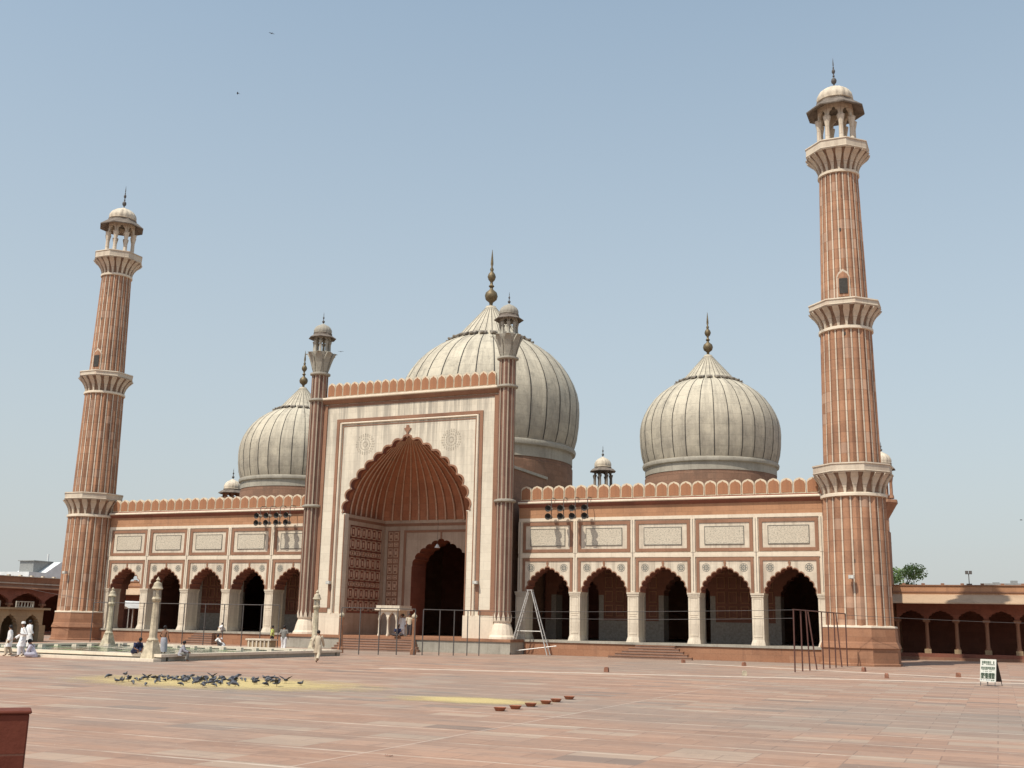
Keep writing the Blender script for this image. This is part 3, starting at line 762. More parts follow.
# corner turrets of the portal
def turret(x):
    mb=MB()
    def star(a,z): return 1
    N=12
    for k in range(N):
        a0=2*pi*k/N
        for (u0,u1,r,m_) in ((-.16,.16,.60,1),(.16,.84,None,0)):
            q=[]
            if r: q=[(a0+2*pi/N*u0,.60),(a0+2*pi/N*u1,.60)]
            else:
                q=[(a0+2*pi/N*(u0+(u1-u0)*j/4),[.60,.56+.05,.64,.56+.05,.60][j]) for j in range(5)] if k%2 else [(a0+2*pi/N*u0,.6),(a0+2*pi/N*(u0+.02),.53),(a0+2*pi/N*.5,.55),(a0+2*pi/N*(u1-.02),.53),(a0+2*pi/N*u1,.6)]
            for (aa,ra),(ab,rb) in zip(q,q[1:]):
                zs_=[2.3,10.2,10.4,18.3,18.6,20.5]
                for z0,z1 in zip(zs_,zs_[1:]): mb.poly([(ra*cos(aa),ra*sin(aa),z0),(rb*cos(ab),rb*sin(ab),z0),(rb*cos(ab),rb*sin(ab),z1),(ra*cos(aa),ra*sin(aa),z1)],m_)
    t=mb.build('turret',[M['tred'],M['twhite']],hall,(x,YF,0))
    mb=MB(); mb.lathe([(.92,HP),(.90,1.12),(.80,1.25),(.72,1.6),(.62,1.9),(.56,2.02),(.64,2.2)],16,(0,0),0)
    for k in range(12):
        a=2*pi*k/12; w=.14
        mb.poly([(.64*cos(a-w*1.7),.64*sin(a-w*1.7),2.15),(.64*cos(a+w*1.7),.64*sin(a+w*1.7),2.15),(.66*cos(a+w),.66*sin(a+w),2.45),(.63*cos(a),.63*sin(a),2.75),(.66*cos(a-w),.66*sin(a-w),2.45)])
    mb.build('vase_base',[M['marble_clean']],t)
    for z in (10.31,18.44,20.5):
        mb=MB(); mb.lathe([(.6,z-.12),(.78,z-.03),(.78,z+.08),(.6,z+.14)],20); mb.build('collar',[M['marble_grey']],t,(0,0,0),40)
    mb=MB(); mb.lathe([(.50,20.6),(.58,20.8),(.66,21.2),(.76,21.6),(.9,22.0),(.95,22.2),(.4,22.2)],16,(0,0),0,0)
    for k in range(8):
        a=2*pi*k/8+pi/8; ca,sa=cos(a),sin(a); P=[]
        for r,z,w in ((.56,20.65,.12),(.66,21.0,.34),(.76,21.4,.46),(.9,21.8,.5),(1.1,22.15,.36),(1.28,22.12,.06)):
            P.append([(r*ca-w*q*sa/2,r*sa+w*q*ca/2,z) for q in (-1,1)]+[((r-.09)*ca-w*q*sa/2,(r-.09)*sa+w*q*ca/2,z+.04) for q in (-1,1)])
        for A_,B_ in zip(P,P[1:]): 
            mb.poly([A_[0],A_[1],B_[1],B_[0]]); mb.poly([A_[2],A_[3],B_[3],B_[2]]); mb.poly([A_[0],A_[2],B_[2],B_[0]]); mb.poly([A_[1],A_[3],B_[3],B_[1]])
    mb.build('lotus_capital',[M['marble_grey']],t)
    kiosk(t,0,0,22.15,.60,1.45,1.07,.3,.68,.85,.95,8,'marble_grey','marble_grey')
turret(7.94); turret(-7.94)

# --- domes
def dome(x,z0,k,zt,label,roofz=10.2):
    """z0 = height of widest girth, k = scale relative to the side domes"""
    loc=(x,12.15,z0); R=5.43*k
    pr=[(4.98,-2.62),(5.12,-2.3),(5.29,-1.7),(5.39,-.95),(5.43,-.1),(5.40,.5),(5.30,1.0),(5.10,1.55),(4.80,2.12),(4.38,2.72),(3.84,3.27),(3.2,3.74),(2.6,4.06),(2.15,4.25)]
    mb=MB(); mb.lathe([(r*k,z*k) for r,z in pr],128,(0,0),0,0,False,lambda a,z:1-.012*abs(cos(16*a))**8)
    cone=[(2.3,4.15),(1.9,4.6),(1.45,5.12),(1.02,5.62),(.64,6.05),(.38,6.36),(.3,6.5)]
    mb.lathe([(r*k,z*k) for r,z in cone],96,(0,0),0,0,False)
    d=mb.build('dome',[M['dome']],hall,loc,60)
    if label: d['label']=label
    mb=MB()
    for i in range(32):
        a=2*pi*(i+.5)/32; da=.055/ (5.4)
        for P in (pr[1:],cone[:-1]):
            prev=None
            for r,z in P:
                rr=r*k*(1.003)+.01; w=.030*k*(.4+.6*r/5.4)
                c=[(rr*cos(a)-w*q*sin(a),rr*sin(a)+w*q*cos(a),z*k) for q in (-1,1)]
                if prev: mb.poly([prev[0],prev[1],c[1],c[0]])
                prev=c
    mb.build('black_inlay',[M['black']],d)
    mb=MB()
    for i in range(24):
        a=2*pi*i/24; ca,sa=cos(a),sin(a); P=[]
        for r,z,w,h in ((1.95,4.32,.25,.1),(2.3,4.28,.46,.12),(2.55,4.12,.38,.1),(2.68,4.18,.12,.08)):
            P.append([((r*ca-w*q*sa/2)*k,(r*sa+w*q*ca/2)*k,(z+hh)*k) for q,hh in ((-1,0),(1,0),(1,h),(-1,h))])
        for A_,B_ in zip(P,P[1:]):
            for e in range(4): mb.poly([A_[e],A_[(e+1)%4],B_[(e+1)%4],B_[e]])
        mb.poly(P[-1])
    mb.build('petal_ring',[M['petal']],d)
    mb=MB(); mb.lathe([(5.0*k,-2.72*k),(5.20*k,-2.65*k),(5.24*k,-2.5*k),(5.20*k,-2.38*k),(5.05*k,-2.32*k)],96)
    mb.lathe([(5.03*k,-3.3*k),(5.03*k,-2.70*k)],96,cap=False); mb.build('marble_collar',[M['marble_grey']],d,(0,0,0),40)
    mb=MB(); mb.lathe([(5.05*k,roofz-z0),(5.05*k,-3.5*k),(5.0*k,-3.48*k),(5.0*k,-3.29*k)],64); mb.build('drum',[M['drum']],d,(0,0,0),40)
    mb=MB(); finial(mb,6.42*k,(zt-z0)-6.42*k,.40*k); mb.build('finial',[M['gold']],d,(0,0,0),50)
dome(19.15,16.65,1,26.7,'right onion dome, smaller, white marble with black stripes')
dome(-19.15,16.65,1,26.7,'left onion dome, partly hidden by the portal')
dome(0,19.75,1.437,34.35,'largest central onion dome behind the portal')

# --- small roof kiosks
def roof_kiosk(x,y,zb,r,mc):
    mb=MB(); mb.box(x-r*.9,x+r*.9,y-r*.9,y+r*.9,10.2,zb); k=mb.build('roof_kiosk',[M['red']],hall)
    kiosk(k,x,y,zb,r,1.75,r*1.55,.3,r*.95,1.05,1.1,8,mc,'marble',a0=0)
roof_kiosk(5.6,26,14.65,.82,'stain'); roof_kiosk(-29.3,15.8,12.4,.85,'red')
def side_turret(x,y):
    mb=MB(); mb.lathe([(.38,0),(.38,11.4),(.5,11.6),(1.05,12.5),(1.2,12.7),(1.18,12.95),(.5,13.0)],8,(0,0),0,pi/8); k=mb.build('corner_turret',[M['mred']],hall,(x,y,0))
    mb=MB(); mb.lathe([(.38,9.2),(.48,9.25),(.48,9.4),(.38,9.45)],8,(0,0),0,pi/8); mb.build('collar',[M['petal']],k)
    kiosk(k,0,0,13.1,.72,2.75,1.15,.4,.8,1.1,.9,8,'mred','marble')
side_turret(30.55,27)
# unseen block added to cast a shadow on the right colonnade and close a gap
mb=MB(); mb.box(29.35,31.0,9.5,20.3,0,10.2); mb.box(29.35,31.55,20.3,27,0,5.4); mb.box(29.35,31.0,20.3,27,5.4,10.2); mb.build('shadow_annex',[M['red']],hall)

# ------------------------------------------------------------------ colonnades
def colonnade(label,loc,rot,n,pitch,H,step,cap,apex,ze0,ze1,depth=6.5,pe=2.2,em='eaves'):
    """local: runs along +x from 0, faces -y"""
    t=empty('colonnade',loc,rot); tag(t,label,'colonnade','low arcaded galleries round the courtyard')
    Lx=n*pitch
    mb=MB(); mb.box(-.2,Lx+.2,-.55,depth,0,step,0); mb.box(-.2,Lx+.2,-.95,-.5,0,step*.45,1); mb.build('platform',[M['reddark'],M['frame']],t)  # dark platform stone, shade painted in as on the arches
    c=MB(); w=.15
    c.box(-w*1.6,w*1.6,-w*1.6,w*1.6,step,step+.32,1); c.lathe([(w*1.3,step+.32),(w*1.35,step+.42),(w,step+.55),(w*.9,cap-.35),(w*1.3,cap-.2)],8); c.box(-w*1.7,w*1.7,-w*1.7,w*1.7,cap-.2,cap,0)
    cm=c.mesh('column',[M['frame'],M['ochre']],40)
    for k in range(n+1): link('column',cm,t,(k*pitch,0,0))
    pts=arch_pts(pitch/2-w*.9,apex-cap,3,.09,5)
    mb=MB()
    for k in range(n): arch_wall(mb,(k+.5)*pitch,cap,pitch/2,ze0,-.16,.2,pts,0,0)
    mb.build('arches',[M['reddark']],t)  # darker stone, shade under the eave put into the colour
    mb=MB(); mb.box(-.2,Lx+.2,.2,depth,ze0,H-.3,0); mb.box(-.2,Lx+.2,depth-.3,depth,step,ze0,1); mb.build('roof_and_back_wall',[M['reddark'],M['int']],t)
    mb=MB(); mb.prism([(-pe,ze0-.12),(-pe+.03,ze0-.03),(.0,ze1),(.0,ze1-.12)],-.2,Lx+.2,0,'x')
    mb.build('eave',[M[em]],t)
    mb=MB(); mb.box(-.2,Lx+.2,-.12,.25,ze0,H,0); mb.box(-.2,Lx+.2,-.17,-.1,ze1+.1,ze1+.2,1); mb.box(-.25,Lx+.25,-.2,.3,H,H+.07,1)
    for k in range(int(Lx/1.4)): mb.box(.5+k*1.4,.75+k*1.4,-.1,.2,H+.07,H+.19,1)
    mb.build('parapet',[M['redorange' if pe>1 else 'red'],M['frame' if pe>1 else 'marble']],t)
    return t
colonnade('low shaded red sandstone arcade right of the near minaret',(31.68,20,0),0,13,2.11,5.52,.47,3.0,3.65,4.25,4.9)
colonnade('low sandstone arcade seen behind the far minaret through the leftmost arch',(-54.73,20,0),0,11,2.11,5.52,.47,3.0,3.65,4.25,4.9)
colonnade('long dark red side arcade along the left edge of the courtyard',(-48.5,-45,0),pi/2,16,4.06,5.52,.3,3.0,4.0,4.5,4.75,6.5,.5,'red')

# pale stone arcaded platform on the left
t=empty('stone_pavilion',(-26.2,-25,0)); tag(t,'low ochre stone arcaded pavilion behind the white-clad men at the left edge','pavilion')
mb=MB(); 
for k in range(8): arch_wall(mb,1.0+k*2.0,1.2,1.0,2.3,-.4,0,arch_pts(.68,.75,3,.08,5),0,0,'x')
for k in range(9): mb.box(-.4,0.02,k*2.0-.28,k*2.0+.28,0,1.2,0)
mb.box(-6,-5.6,-.28,16.3,0,2.3,0); mb.box(-5.6,-.4,16.0,16.3,0,2.3,0)
mb.build('arcade',[M['ochre']],t)
mb=MB(); mb.box(-6.1,.22,-.4,16.45,2.3,2.45,0); mb.build('roof_slab',[M['ochre']],t)
for y0 in (1,4.2,7.4,10.4,13.4):
    mb=MB(); frame(mb,y0,y0+1.6,2.45,2.9,.07,-.1,0)
    for q in range(5): mb.box(y0+.2+q*.28,y0+.27+q*.28,-.08,-.03,2.5,2.85)
    o=mb.build('railing',[M['marble_grey']],t,(-.05,0,0),None,pi/2)

# ------------------------------------------------------------------ ground
mb=MB(); mb.poly([(-700,-500,0),(700,-500,0),(700,900,0),(-700,900,0)]); tag(mb.build('courtyard_ground',[M['paving']]),kind='structure')
def strip(x0,y0,x1,y1,w,name='painted_line'):
    d=Vector((x1-x0,y1-y0)).normalized(); n=Vector((-d.y,d.x))*w/2
    mb=MB(); mb.poly([(x0-n.x,y0-n.y,.004),(x1-n.x,y1-n.y,.004),(x1+n.x,y1+n.y,.004),(x0+n.x,y0+n.y,.004)])
    tag(mb.build(name,[M['strip']]),kind='structure')
strip(21.9,-7.8,43,-17.6,.75); strip(14,-28.2,44,-17.5,.7)
# paler surround of the arcade foot right
# grain patches
def patch(cx,cy,rx,ry,rot,label):
    n=40; mb=MB(); c=mb.vert((0,0,0)); ring=[]
    R=Matrix.Rotation(rot,2)
    for k in range(n):
        a=2*pi*k/n; v=R@Vector((rx*cos(a),ry*sin(a))); ring.append(mb.vert((v.x,v.y,0)))
    for k in range(n): mb.face((c,ring[k],ring[(k+1)%n]))
    o=mb.build('scattered_grain',[M['grain']],None,(cx,cy,.005))
    uv=o.data.uv_layers.new(name='UVMap')
    for l in o.data.loops:
        p=R.inverted()@Vector(o.data.vertices[l.vertex_index].co[:2]); uv.data[l.index].uv=(p.x/rx,p.y/ry)
    tag(o,label,'bird grain',None,'stuff')
ang=atan2(-41.5+41.2,20.6-9.2)
patch(16.0,-41.6,6.2,3.7,-.02,'pale yellow grain strewn under the pigeon flock')
patch(25.8,-43.6,2.5,1.5,.05,'small streak of yellow grain beside the clay bowls')

# ------------------------------------------------------------------ ablution pool
t=empty('ablution_pool',(0,0,0)); tag(t,'marble-kerbed ablution pool with greenish water before the left wing','pool')
x0,x1,y0,y1=-13.3,3.85,-30.4,-15.2
mb=MB()
frm=[(x0,x1,y0,y0+.5),(x0,x1,y1-.5,y1),(x0,x0+.5,y0+.5,y1-.5),(x1-.5,x1,y0+.5,y1-.5)]
for a,b,c,d in frm: mb.box(a,b,c,d,.2,.33,0)
for a,b,c,d in frm: mb.box(a+.08,b-.08,c+.08,d-.08,0,.2,1)
k=.5
mb.box(x0-k,x1,y0-k,y0,0,.13,0); mb.box(x0-k,x0,y0,y1+k,0,.13,0)
mb.build('kerb',[M['marble_clean'],M['marble_grey']],t)
mb=MB(); mb.box(x0+.5,x1-.5,y0+.5,y1-.5,.05,.16); mb.build('water',[M['water']],t)
mb=MB()
random.seed(3)
me=None
seat=MB(); seat.box(-.15,.15,-.12,.12,.16,.30,None,.02); sm=seat.mesh('stone_seat',[M['marble']])
spots=[]
for i in range(13): spots.append((x0+1.4+i*1.15+random.uniform(-.1,.1),y1-1.0+random.uniform(-.1,.1)))
for i in range(10): spots.append((x0+1.2+random.uniform(-.1,.1),y0+1.6+i*1.3))
for p in spots: link('stone_seat',sm,t,(p[0],p[1],0),random.uniform(-.1,.1))
mb=MB()
for i in range(130):
    x=random.uniform(x0+1,x1-1); y=random.uniform(y0+1,y1-1); r=random.uniform(.08,.3)
    mb.poly([(x+r*1.6*cos(q*pi/3+i),y+r*sin(q*pi/3+i),.167+.0001*i) for q in range(6)],i%3%2)
tag(mb.build('floating_patches',[M['marble'],M['leaf2']],t),kind='stuff')  # flat pale and green patches scattered over the water

def lamp_post(x,y,z,h,label):
    t=empty('lamp_post',(x,y,z)); tag(t,label,'lamp post','stone lamp posts at the pool corners')
    mb=MB(); mb.box(-.21,.21,-.21,.21,0,.66,None,.15); mb.box(-.19,.19,-.19,.19,.66,.8,None,.02); mb.build('pedestal',[M['cream']],t)
    mb=MB(); mb.lathe([(.24,.78),(.27,.86),(.2,.95),(.19,1.1),(.145,h-1.05),(.15,h-1.0),(.22,h-.93)],8,(0,0),0,pi/8); mb.build('column',[M['cream']],t,(0,0,0),30)
    mb=MB(); mb.lathe([(.18,h-.93),(.22,h-.85),(.2,h-.8),(.17,h-.75),(.17,h-.42),(.21,h-.4)],8,(0,0),0,pi/8)
    l=mb.build('lantern',[M['cream']],t)
    mb=MB()
    for q in range(4):
        a=q*pi/2; mb.box(.14,.18,-.06,.06,h-.72,h-.46)
        R=Matrix.Rotation(a,3,'Z')
        for i in range(len(mb.v)-8,len(mb.v)): mb.v[i]=tuple(R@Vector(mb.v[i]))
    mb.build('lamp_pane',[M['petal']],l)
    mb=MB(); mb.lathe([(.22,h-.42),(.26,h-.38),(.22,h-.30),(.19,h-.24),(.17,h-.13),(.08,h-.06),(.06,h-.02),(.1,h+.03),(.05,h+.09),(.01,h+.17)],12); mb.build('lantern_roof',[M['cream']],t,(0,0,0),40)
lamp_post(3.1,-30.2,.1,3.55,'tallest cream stone lamp post, at the pool corner nearest the camera')
lamp_post(1.6,-14.7,0,3.6,'cream stone lamp post just left of the portal, behind the walking man')
lamp_post(-12.3,-16.8,.1,3.5,'cream stone lamp post at the far left pool corner, before the leftmost arch')

# low stone trough with balusters
t=empty('stone_trough',(-3.4,-12.9,0)); tag(t,'low beige stone trough with top slab behind the pool','trough')
mb=MB(); mb.box(-1.0,.75,-.3,.3,0,.68,0); mb.build('body',[M['ochre']],t)
mb=MB(); mb.box(-1.08,.83,-.38,.38,.68,.78,0); mb.build('top_slab',[M['marble']],t)
mb=MB()
for k in range(6): mb.box(-.9+k*.3,-.8+k*.3,-.36,-.3,.02,.66)
mb.build('pilaster_strips',[M['marble']],t)

# ------------------------------------------------------------------ small marble pulpit before the portal
t=empty('marble_pulpit',(-.62,-1.45,HP)); tag(t,'small white marble canopy on columns at the head of the portal steps','canopy'); t.scale=(.74,.9,1)
cm=MB(); cm.lathe([(.13,0),(.13,.12),(.08,.18),(.075,1.05),(.12,1.15),(.12,1.22)],8); cm=cm.mesh('column',[M['marble_clean']],40)
for x in (-1.1,-.15,.8):
    for y in (-.75,.75): link('column',cm,t,(x,y,0))
mb=MB()
for y in (-.75,.75):
    for cx in (-.625,.325): arch_wall(mb,cx,1.2,.475,1.78,y-.08,y+.08,arch_pts(.40,.42,3,.05,4),0,0)
for x in (-1.1,.8): arch_wall(mb,0,1.2,.75,1.78,x-.08,x+.08,arch_pts(.64,.46,3,.06,4),0,0,'x')
mb.build('arches',[M['marble_clean']],t)
mb=MB(); mb.box(-1.45,1.3,-1.05,1.05,1.78,1.88); mb.build('slab',[M['marble_clean']],t)
mb=MB()
for a,b,c,d in ((-1.35,1.2,-.98,-.92),(-1.35,1.2,.92,.98),(-1.35,-1.29,-.92,.92),(1.14,1.2,-.92,.92)):
    mb.box(a,b,c,d,1.88,2.12)
mb.build('parapet',[M['marble']],t)

# ------------------------------------------------------------------ pipe frames
def pipe_frame(label,pts,h,mat='iron',r=.035,leans=None,mid=None):
    o=pts[0]; t=empty('pipe_frame',(o[0],o[1],0)); tag(t,label,'awning frame','iron pipe frames for awnings')
    for i,p in enumerate(pts):
        mb=MB(); l=(leans or {}).get(i,0); mb.tube([(l,0,h),(0,0,0)],r,8); mb.build('post',[M[mat]],t,(p[0]-o[0],p[1]-o[1],0))
    mb=MB()
    for a,b in zip(pts,pts[1:]): mb.tube([(a[0]-o[0],a[1]-o[1],h+.02),(b[0]-o[0],b[1]-o[1],h+.02)],r*.8,8)
    mb.build('rail',[M[mat]],t)
pipe_frame('long iron pipe frame across the arches of the left wing, behind the pool',[(x,-5) for x in (-25.3,-23.2,-20.3,-16.45,-14.5,-12.8,-11.1,-9.5,-7.96)],2.95)
pipe_frame('iron pipe frame before the left part of the portal',[(2.3,-13.0),(3.2,-12.3),(4.1,-11.5),(4.9,-10.7),(5.75,-10.0)],2.75)
pipe_frame('iron pipe frame before the right part of the portal and turret',[(6.1,-9.6),(6.9,-8.9),(7.55,-8.2),(8.15,-7.5),(8.7,-6.9)],2.75,leans={3:.0})
n=9; pipe_frame('dark pipe frame of nine posts before the near minaret',[(29.65+1.05*i/8,-15.4+11.6*i/8) for i in range(n)],2.95,'redlead',.036,{3:-.35,2:-.1,7:-.2,0:.02})
def cable(label,a,b,sag,r=.012,name='cable'):
    mb=MB(); A_=Vector(a);B_=Vector(b); mb.tube([A_+(B_-A_)*(i/16)-Vector((0,0,4*sag*(i/16)*(1-i/16))) for i in range(17)],r,5)
    tag(mb.build(name,[M['iron']]),label,'cable')
cable('upper cable strung across the right wing arches at head height',(8.7,-6.9,2.75),(29.65,-15.4,2.95),.06)
cable('lower cable strung across the right wing arches just under its twin',(8.7,-6.9,2.4),(29.65,-15.4,2.55),.1)
cable('thin cable running from the near minaret over the right colonnade',(30.7,-3.8,2.9),(58,14,3.0),.3)
cable('thin cable across the foot of the far minaret',(-34,-4,4.1),(-23.2,-5,2.97),.1)
# guide posts with ball tops
for x,y,h,l in ((.75,-10.5,2.45,'red sandstone bollard post with ball top, left of the portal steps'),(5.25,-9.2,2.45,'red sandstone bollard post with ball top, right of the portal steps')):
    t=empty('stone_post',(x,y,0)); tag(t,l,'post','ball-topped posts by the portal steps')
    mb=MB(); mb.lathe([(.2,0),(.2,.3),(.13,.4),(.11,h-.45),(.17,h-.35),(.17,h-.28),(.09,h-.25)],8); mb.build('shaft',[M['red']],t,(0,0,0),30)
    mb=MB(); mb.lathe([(.06,h-.27),(.16,h-.18),(.18,h-.1),(.12,h-.01),(.04,h+.04),(.02,h+.12)],12); mb.build('ball_top',[M['cream']],t,(0,0,0),50)

# ------------------------------------------------------------------ ladder
t=empty('step_ladder',(9.8,-1.3,0)); tag(t,'tall pale metal A-frame ladder leaning wide at the right edge of the portal','ladder')
top=4.25
L=MB()
for s in (-1,1): L.tube([(-1.25,-.35+s*.28,0),(-.12,s*.12,top)],.04,6)
for k in range(1,14): 
    f=k/14; x=-1.25+1.13*f; y=-.35*(1-f); w=.28+(.12-.28)*f
    L.tube([(x,y-w,top*f),(x,y+w,top*f)],.02,6)
L.build('front_rails',[M['ladder']],t)
L=MB()
for s in (-1,1): L.tube([(1.35,.1+s*.28,0),(.12,s*.12,top)],.04,6)
for k in range(1,10): 
    f=k/10; x=1.35-1.23*f; y=.1*(1-f); w=.28+(.12-.28)*f
    L.tube([(x,y-w,top*f),(x,y+w,top*f)],.018,6)
L.build('rear_rails',[M['ladder']],t)
L=MB(); L.tube([(-.82,-.2,1.55),(.88,0,1.55)],.025,6); L.build('brace',[M['ladder']],t)
L=MB(); L.tube([(-1.2,-.35,.2),(1.9,.1,.62)],.035,6); L.build('ground_bar',[M['ladder']],t)
L=MB(); L.box(-.2,.2,-.16,.16,top,top+.05); L.build('top_plate',[M['ladder']],t)

# ------------------------------------------------------------------ loudspeakers hung from cornices
def speaker_mesh():
    mb=MB()
    for z in (-.27,-.0-.82+.0):
        n=14; prof=[(.23,-.30),(.235,-.27),(.15,-.12),(.08,.0),(.07,.12),(.13,.14),(.13,.30),(.02,.32)]
        rings=[]
        for r,y in prof: rings.append([mb.vert((r*cos(2*pi*i/n),y,z+r*sin(2*pi*i/n))) for i in range(n)])
        for A_,B_ in zip(rings,rings[1:]):
            for i in range(n): mb.face((A_[i],A_[(i+1)%n],B_[(i+1)%n],B_[i]),0)
        mb.face(rings[-1],0)
        inner=[mb.vert((.07*cos(2*pi*i/n),-.05,z+.07*sin(2*pi*i/n))) for i in range(n)]
        for i in range(n): mb.face((rings[0][i],rings[0][(i+1)%n],inner[(i+1)%n],inner[i]),1)
        mb.face(inner,1)
    return mb.mesh('horns',[M['medal'],M['black']],40)
hm=speaker_mesh()
br=MB(); br.tube([(.12,1.05,.55),(.12,.2,.5),(.12,.05,.35),(.12,.05,-.95)],.028,6); br.tube([(.12,.05,-.27),(0,.05,-.27)],.02,6); br.tube([(.12,.05,-.82),(0,.05,-.82)],.02,6); brm=br.mesh('bracket',[M['iron']])
for s,xs,g in ((1,(10.95,11.85,12.7,13.6),'right'),(-1,(-13.45,-12.55,-11.6,-10.7),'left')):
    for i,x in enumerate(xs):
        t=empty('loudspeaker',(x,-.85,10.08))
        pos=[('leftmost','second from the left','third from the left','rightmost')[i]][0]
        tag(t,f'twin horn loudspeaker, {pos} of four on the {g} wing cornice','loudspeaker','horn loudspeakers under the cornice')
        link('horns',hm,t); link('bracket',brm,t)
# floodlights on portal and minaret
for x,z,y,l in ((-5.98,4.6,YF-.25,'small floodlight box on the left side of the portal face'),(5.96,4.65,YF-.25,'small floodlight box on the right side of the portal face'),(31.0,5.05,-2.55,'small lamp fixed to the front of the near minaret shaft'),(-31.2,5.3,-2.5,'small lamp fixed to the front of the far minaret shaft')):
    t=empty('wall_lamp',(x,y,z)); tag(t,l,'wall lamp','lamps fixed on the facade')
    mb=MB(); mb.box(-.16,.16,-.14,.14,-.02,.2); mb.box(-.05,.05,.14,.32,.04,.12); mb.build('housing',[M['ladder']],t)
    mb=MB(); mb.box(-.12,.12,-.16,-.142,.01,.17); mb.build('glass',[M['glass']],t)
# hanging lamp in portal arch
t=empty('hanging_lamp',(0,3.6,7.55)); tag(t,'small pale bell-shaped lamp hanging in the inner portal arch','hanging lamp')
mb=MB(); mb.lathe([(.22,0),(.2,.06),(.1,.22),(.04,.3)],12); mb.build('shade',[M['whitewash']],t,(0,0,0),40)
mb=MB(); mb.tube([(0,0,.3),(0,0,2.1)],.012,5); mb.build('cord',[M['iron']],t)
# rooftop floodlight mast on right colonnade
t=empty('roof_floodlight',(37.0,20.1,5.55)); tag(t,'floodlight on a short mast above the right colonnade parapet','floodlight')
mb=MB(); mb.tube([(0,0,0),(0,0,.9)],.035,6); mb.box(-.2,.2,-.12,.12,0,.14); mb.build('mast',[M['iron']],t)
mb=MB(); mb.box(-.24,-.02,-.1,.1,.85,1.1); mb.box(.02,.24,-.1,.1,.85,1.1); mb.build('lamp_heads',[M['iron']],t)

# ------------------------------------------------------------------ A-board sign
t=empty('signboard',(38.35,-22.5,0),-.38); tag(t,'white A-frame notice board with dark green lettering standing on the paving','sign')
H=1.02
mb=MB()
def lean(x,d,z): return (x,d,z)
mb.poly([(-.31,-.20,.16),(.31,-.20,.16),(.31,-.0,H),(-.31,-.0,H)]); mb.poly([(-.31,-.17,.16),(.31,-.17,.16),(.31,.03,H),(-.31,.03,H)])
mb.poly([(-.31,-.20,.16),(-.31,-.17,.16),(-.31,.03,H),(-.31,0,H)]); mb.poly([(.31,-.20,.16),(.31,-.17,.16),(.31,.03,H),(.31,0,H)]); mb.poly([(-.31,0,H),(.31,0,H),(.31,.03,H),(-.31,.03,H)]); mb.poly([(-.31,-.2,.16),(.31,-.2,.16),(.31,-.17,.16),(-.31,-.17,.16)])
mb.build('front_board',[M['signw']],t)
mb=MB(); mb.poly([(-.31,.40,.16),(.31,.40,.16),(.31,.05,H-.03),(-.31,.05,H-.03)]); mb.poly([(-.31,.42,.16),(.31,.42,.16),(.31,.07,H-.03),(-.31,.07,H-.03)]); mb.build('rear_board',[M['signd']],t)
mb=MB(); random.seed(11)
def txt(z0,z1,x0,x1,m,gap=.3):
    x=x0
    while x<x1:
        w=random.uniform(.02,.07)
        f=lambda z:-.203+.20*(z-.16)/(H-.16)
        if random.random()>gap: mb.poly([(x,f(z0),z0),(min(x+w,x1),f(z0),z0),(min(x+w,x1),f(z1),z1),(x,f(z1),z1)],m)
        x+=w+.012
txt(.85,.95,-.24,.24,0,.05); txt(.80,.835,-.24,.26,0,.1); txt(.65,.73,-.27,.27,0,.05); txt(.61,.64,-.25,.25,0,.1); txt(.55,.57,-.2,.2,0,.4)
for z in (.28,.33,.37,.41,.45): txt(z,z+.036,-.28,.28,0,.12)
for x in (-.2,-.05,.1,.2): mb.box(x-.03,x+.03,-.19,-.13,.30,.50,0)
txt(.22,.245,-.28,.1,1,.2); txt(.2,.24,.12,.26,0,.1)
mb.build('lettering',[M['signg'],M['tankblue']],t)
mb=MB()
for x in (-.28,0,.28): mb.tube([(x,-.185,.17),(x,-.23,0)],.014,6)
for x in (-.28,.28): mb.tube([(x,.41,.17),(x,.47,0)],.014,6)
mb.build('legs',[M['iron']],t)

# ------------------------------------------------------------------ clay bowls
b=MB(); prof=[(.02,.02),(.15,.02),(.17,.035),(.235,.085),(.26,.10),(.275,.10),(.25,.075),(.19,.01),(.16,0),(.02,0)]
b.lathe(prof,24,cap=False); b.lathe([(.0005,.02),(.02,.02)],24,cap=False); bm_=b.mesh('clay_bowl',[M['clay']],40)
bl=['clay bowl nearest the camera, at the near end of the row','second clay bowl from the near end of the row','third clay bowl from the near end of the row','fourth clay bowl from the near end, touching the fifth','fifth clay bowl from the near end, touching the fourth','clay bowl at the far end of the row']
for i,(px,py) in enumerate([(27.93,-46.35),(28.0,-45.6),(27.97,-44.57),(27.95,-43.5),(27.9,-42.65),(27.8,-41.4)]):
    o=link('clay_bowl',bm_,None,(px,py,0),i*.7); o.scale=(.56,.56,.85); tag(o,bl[i],'bowl','row of clay bowls on the courtyard paving')
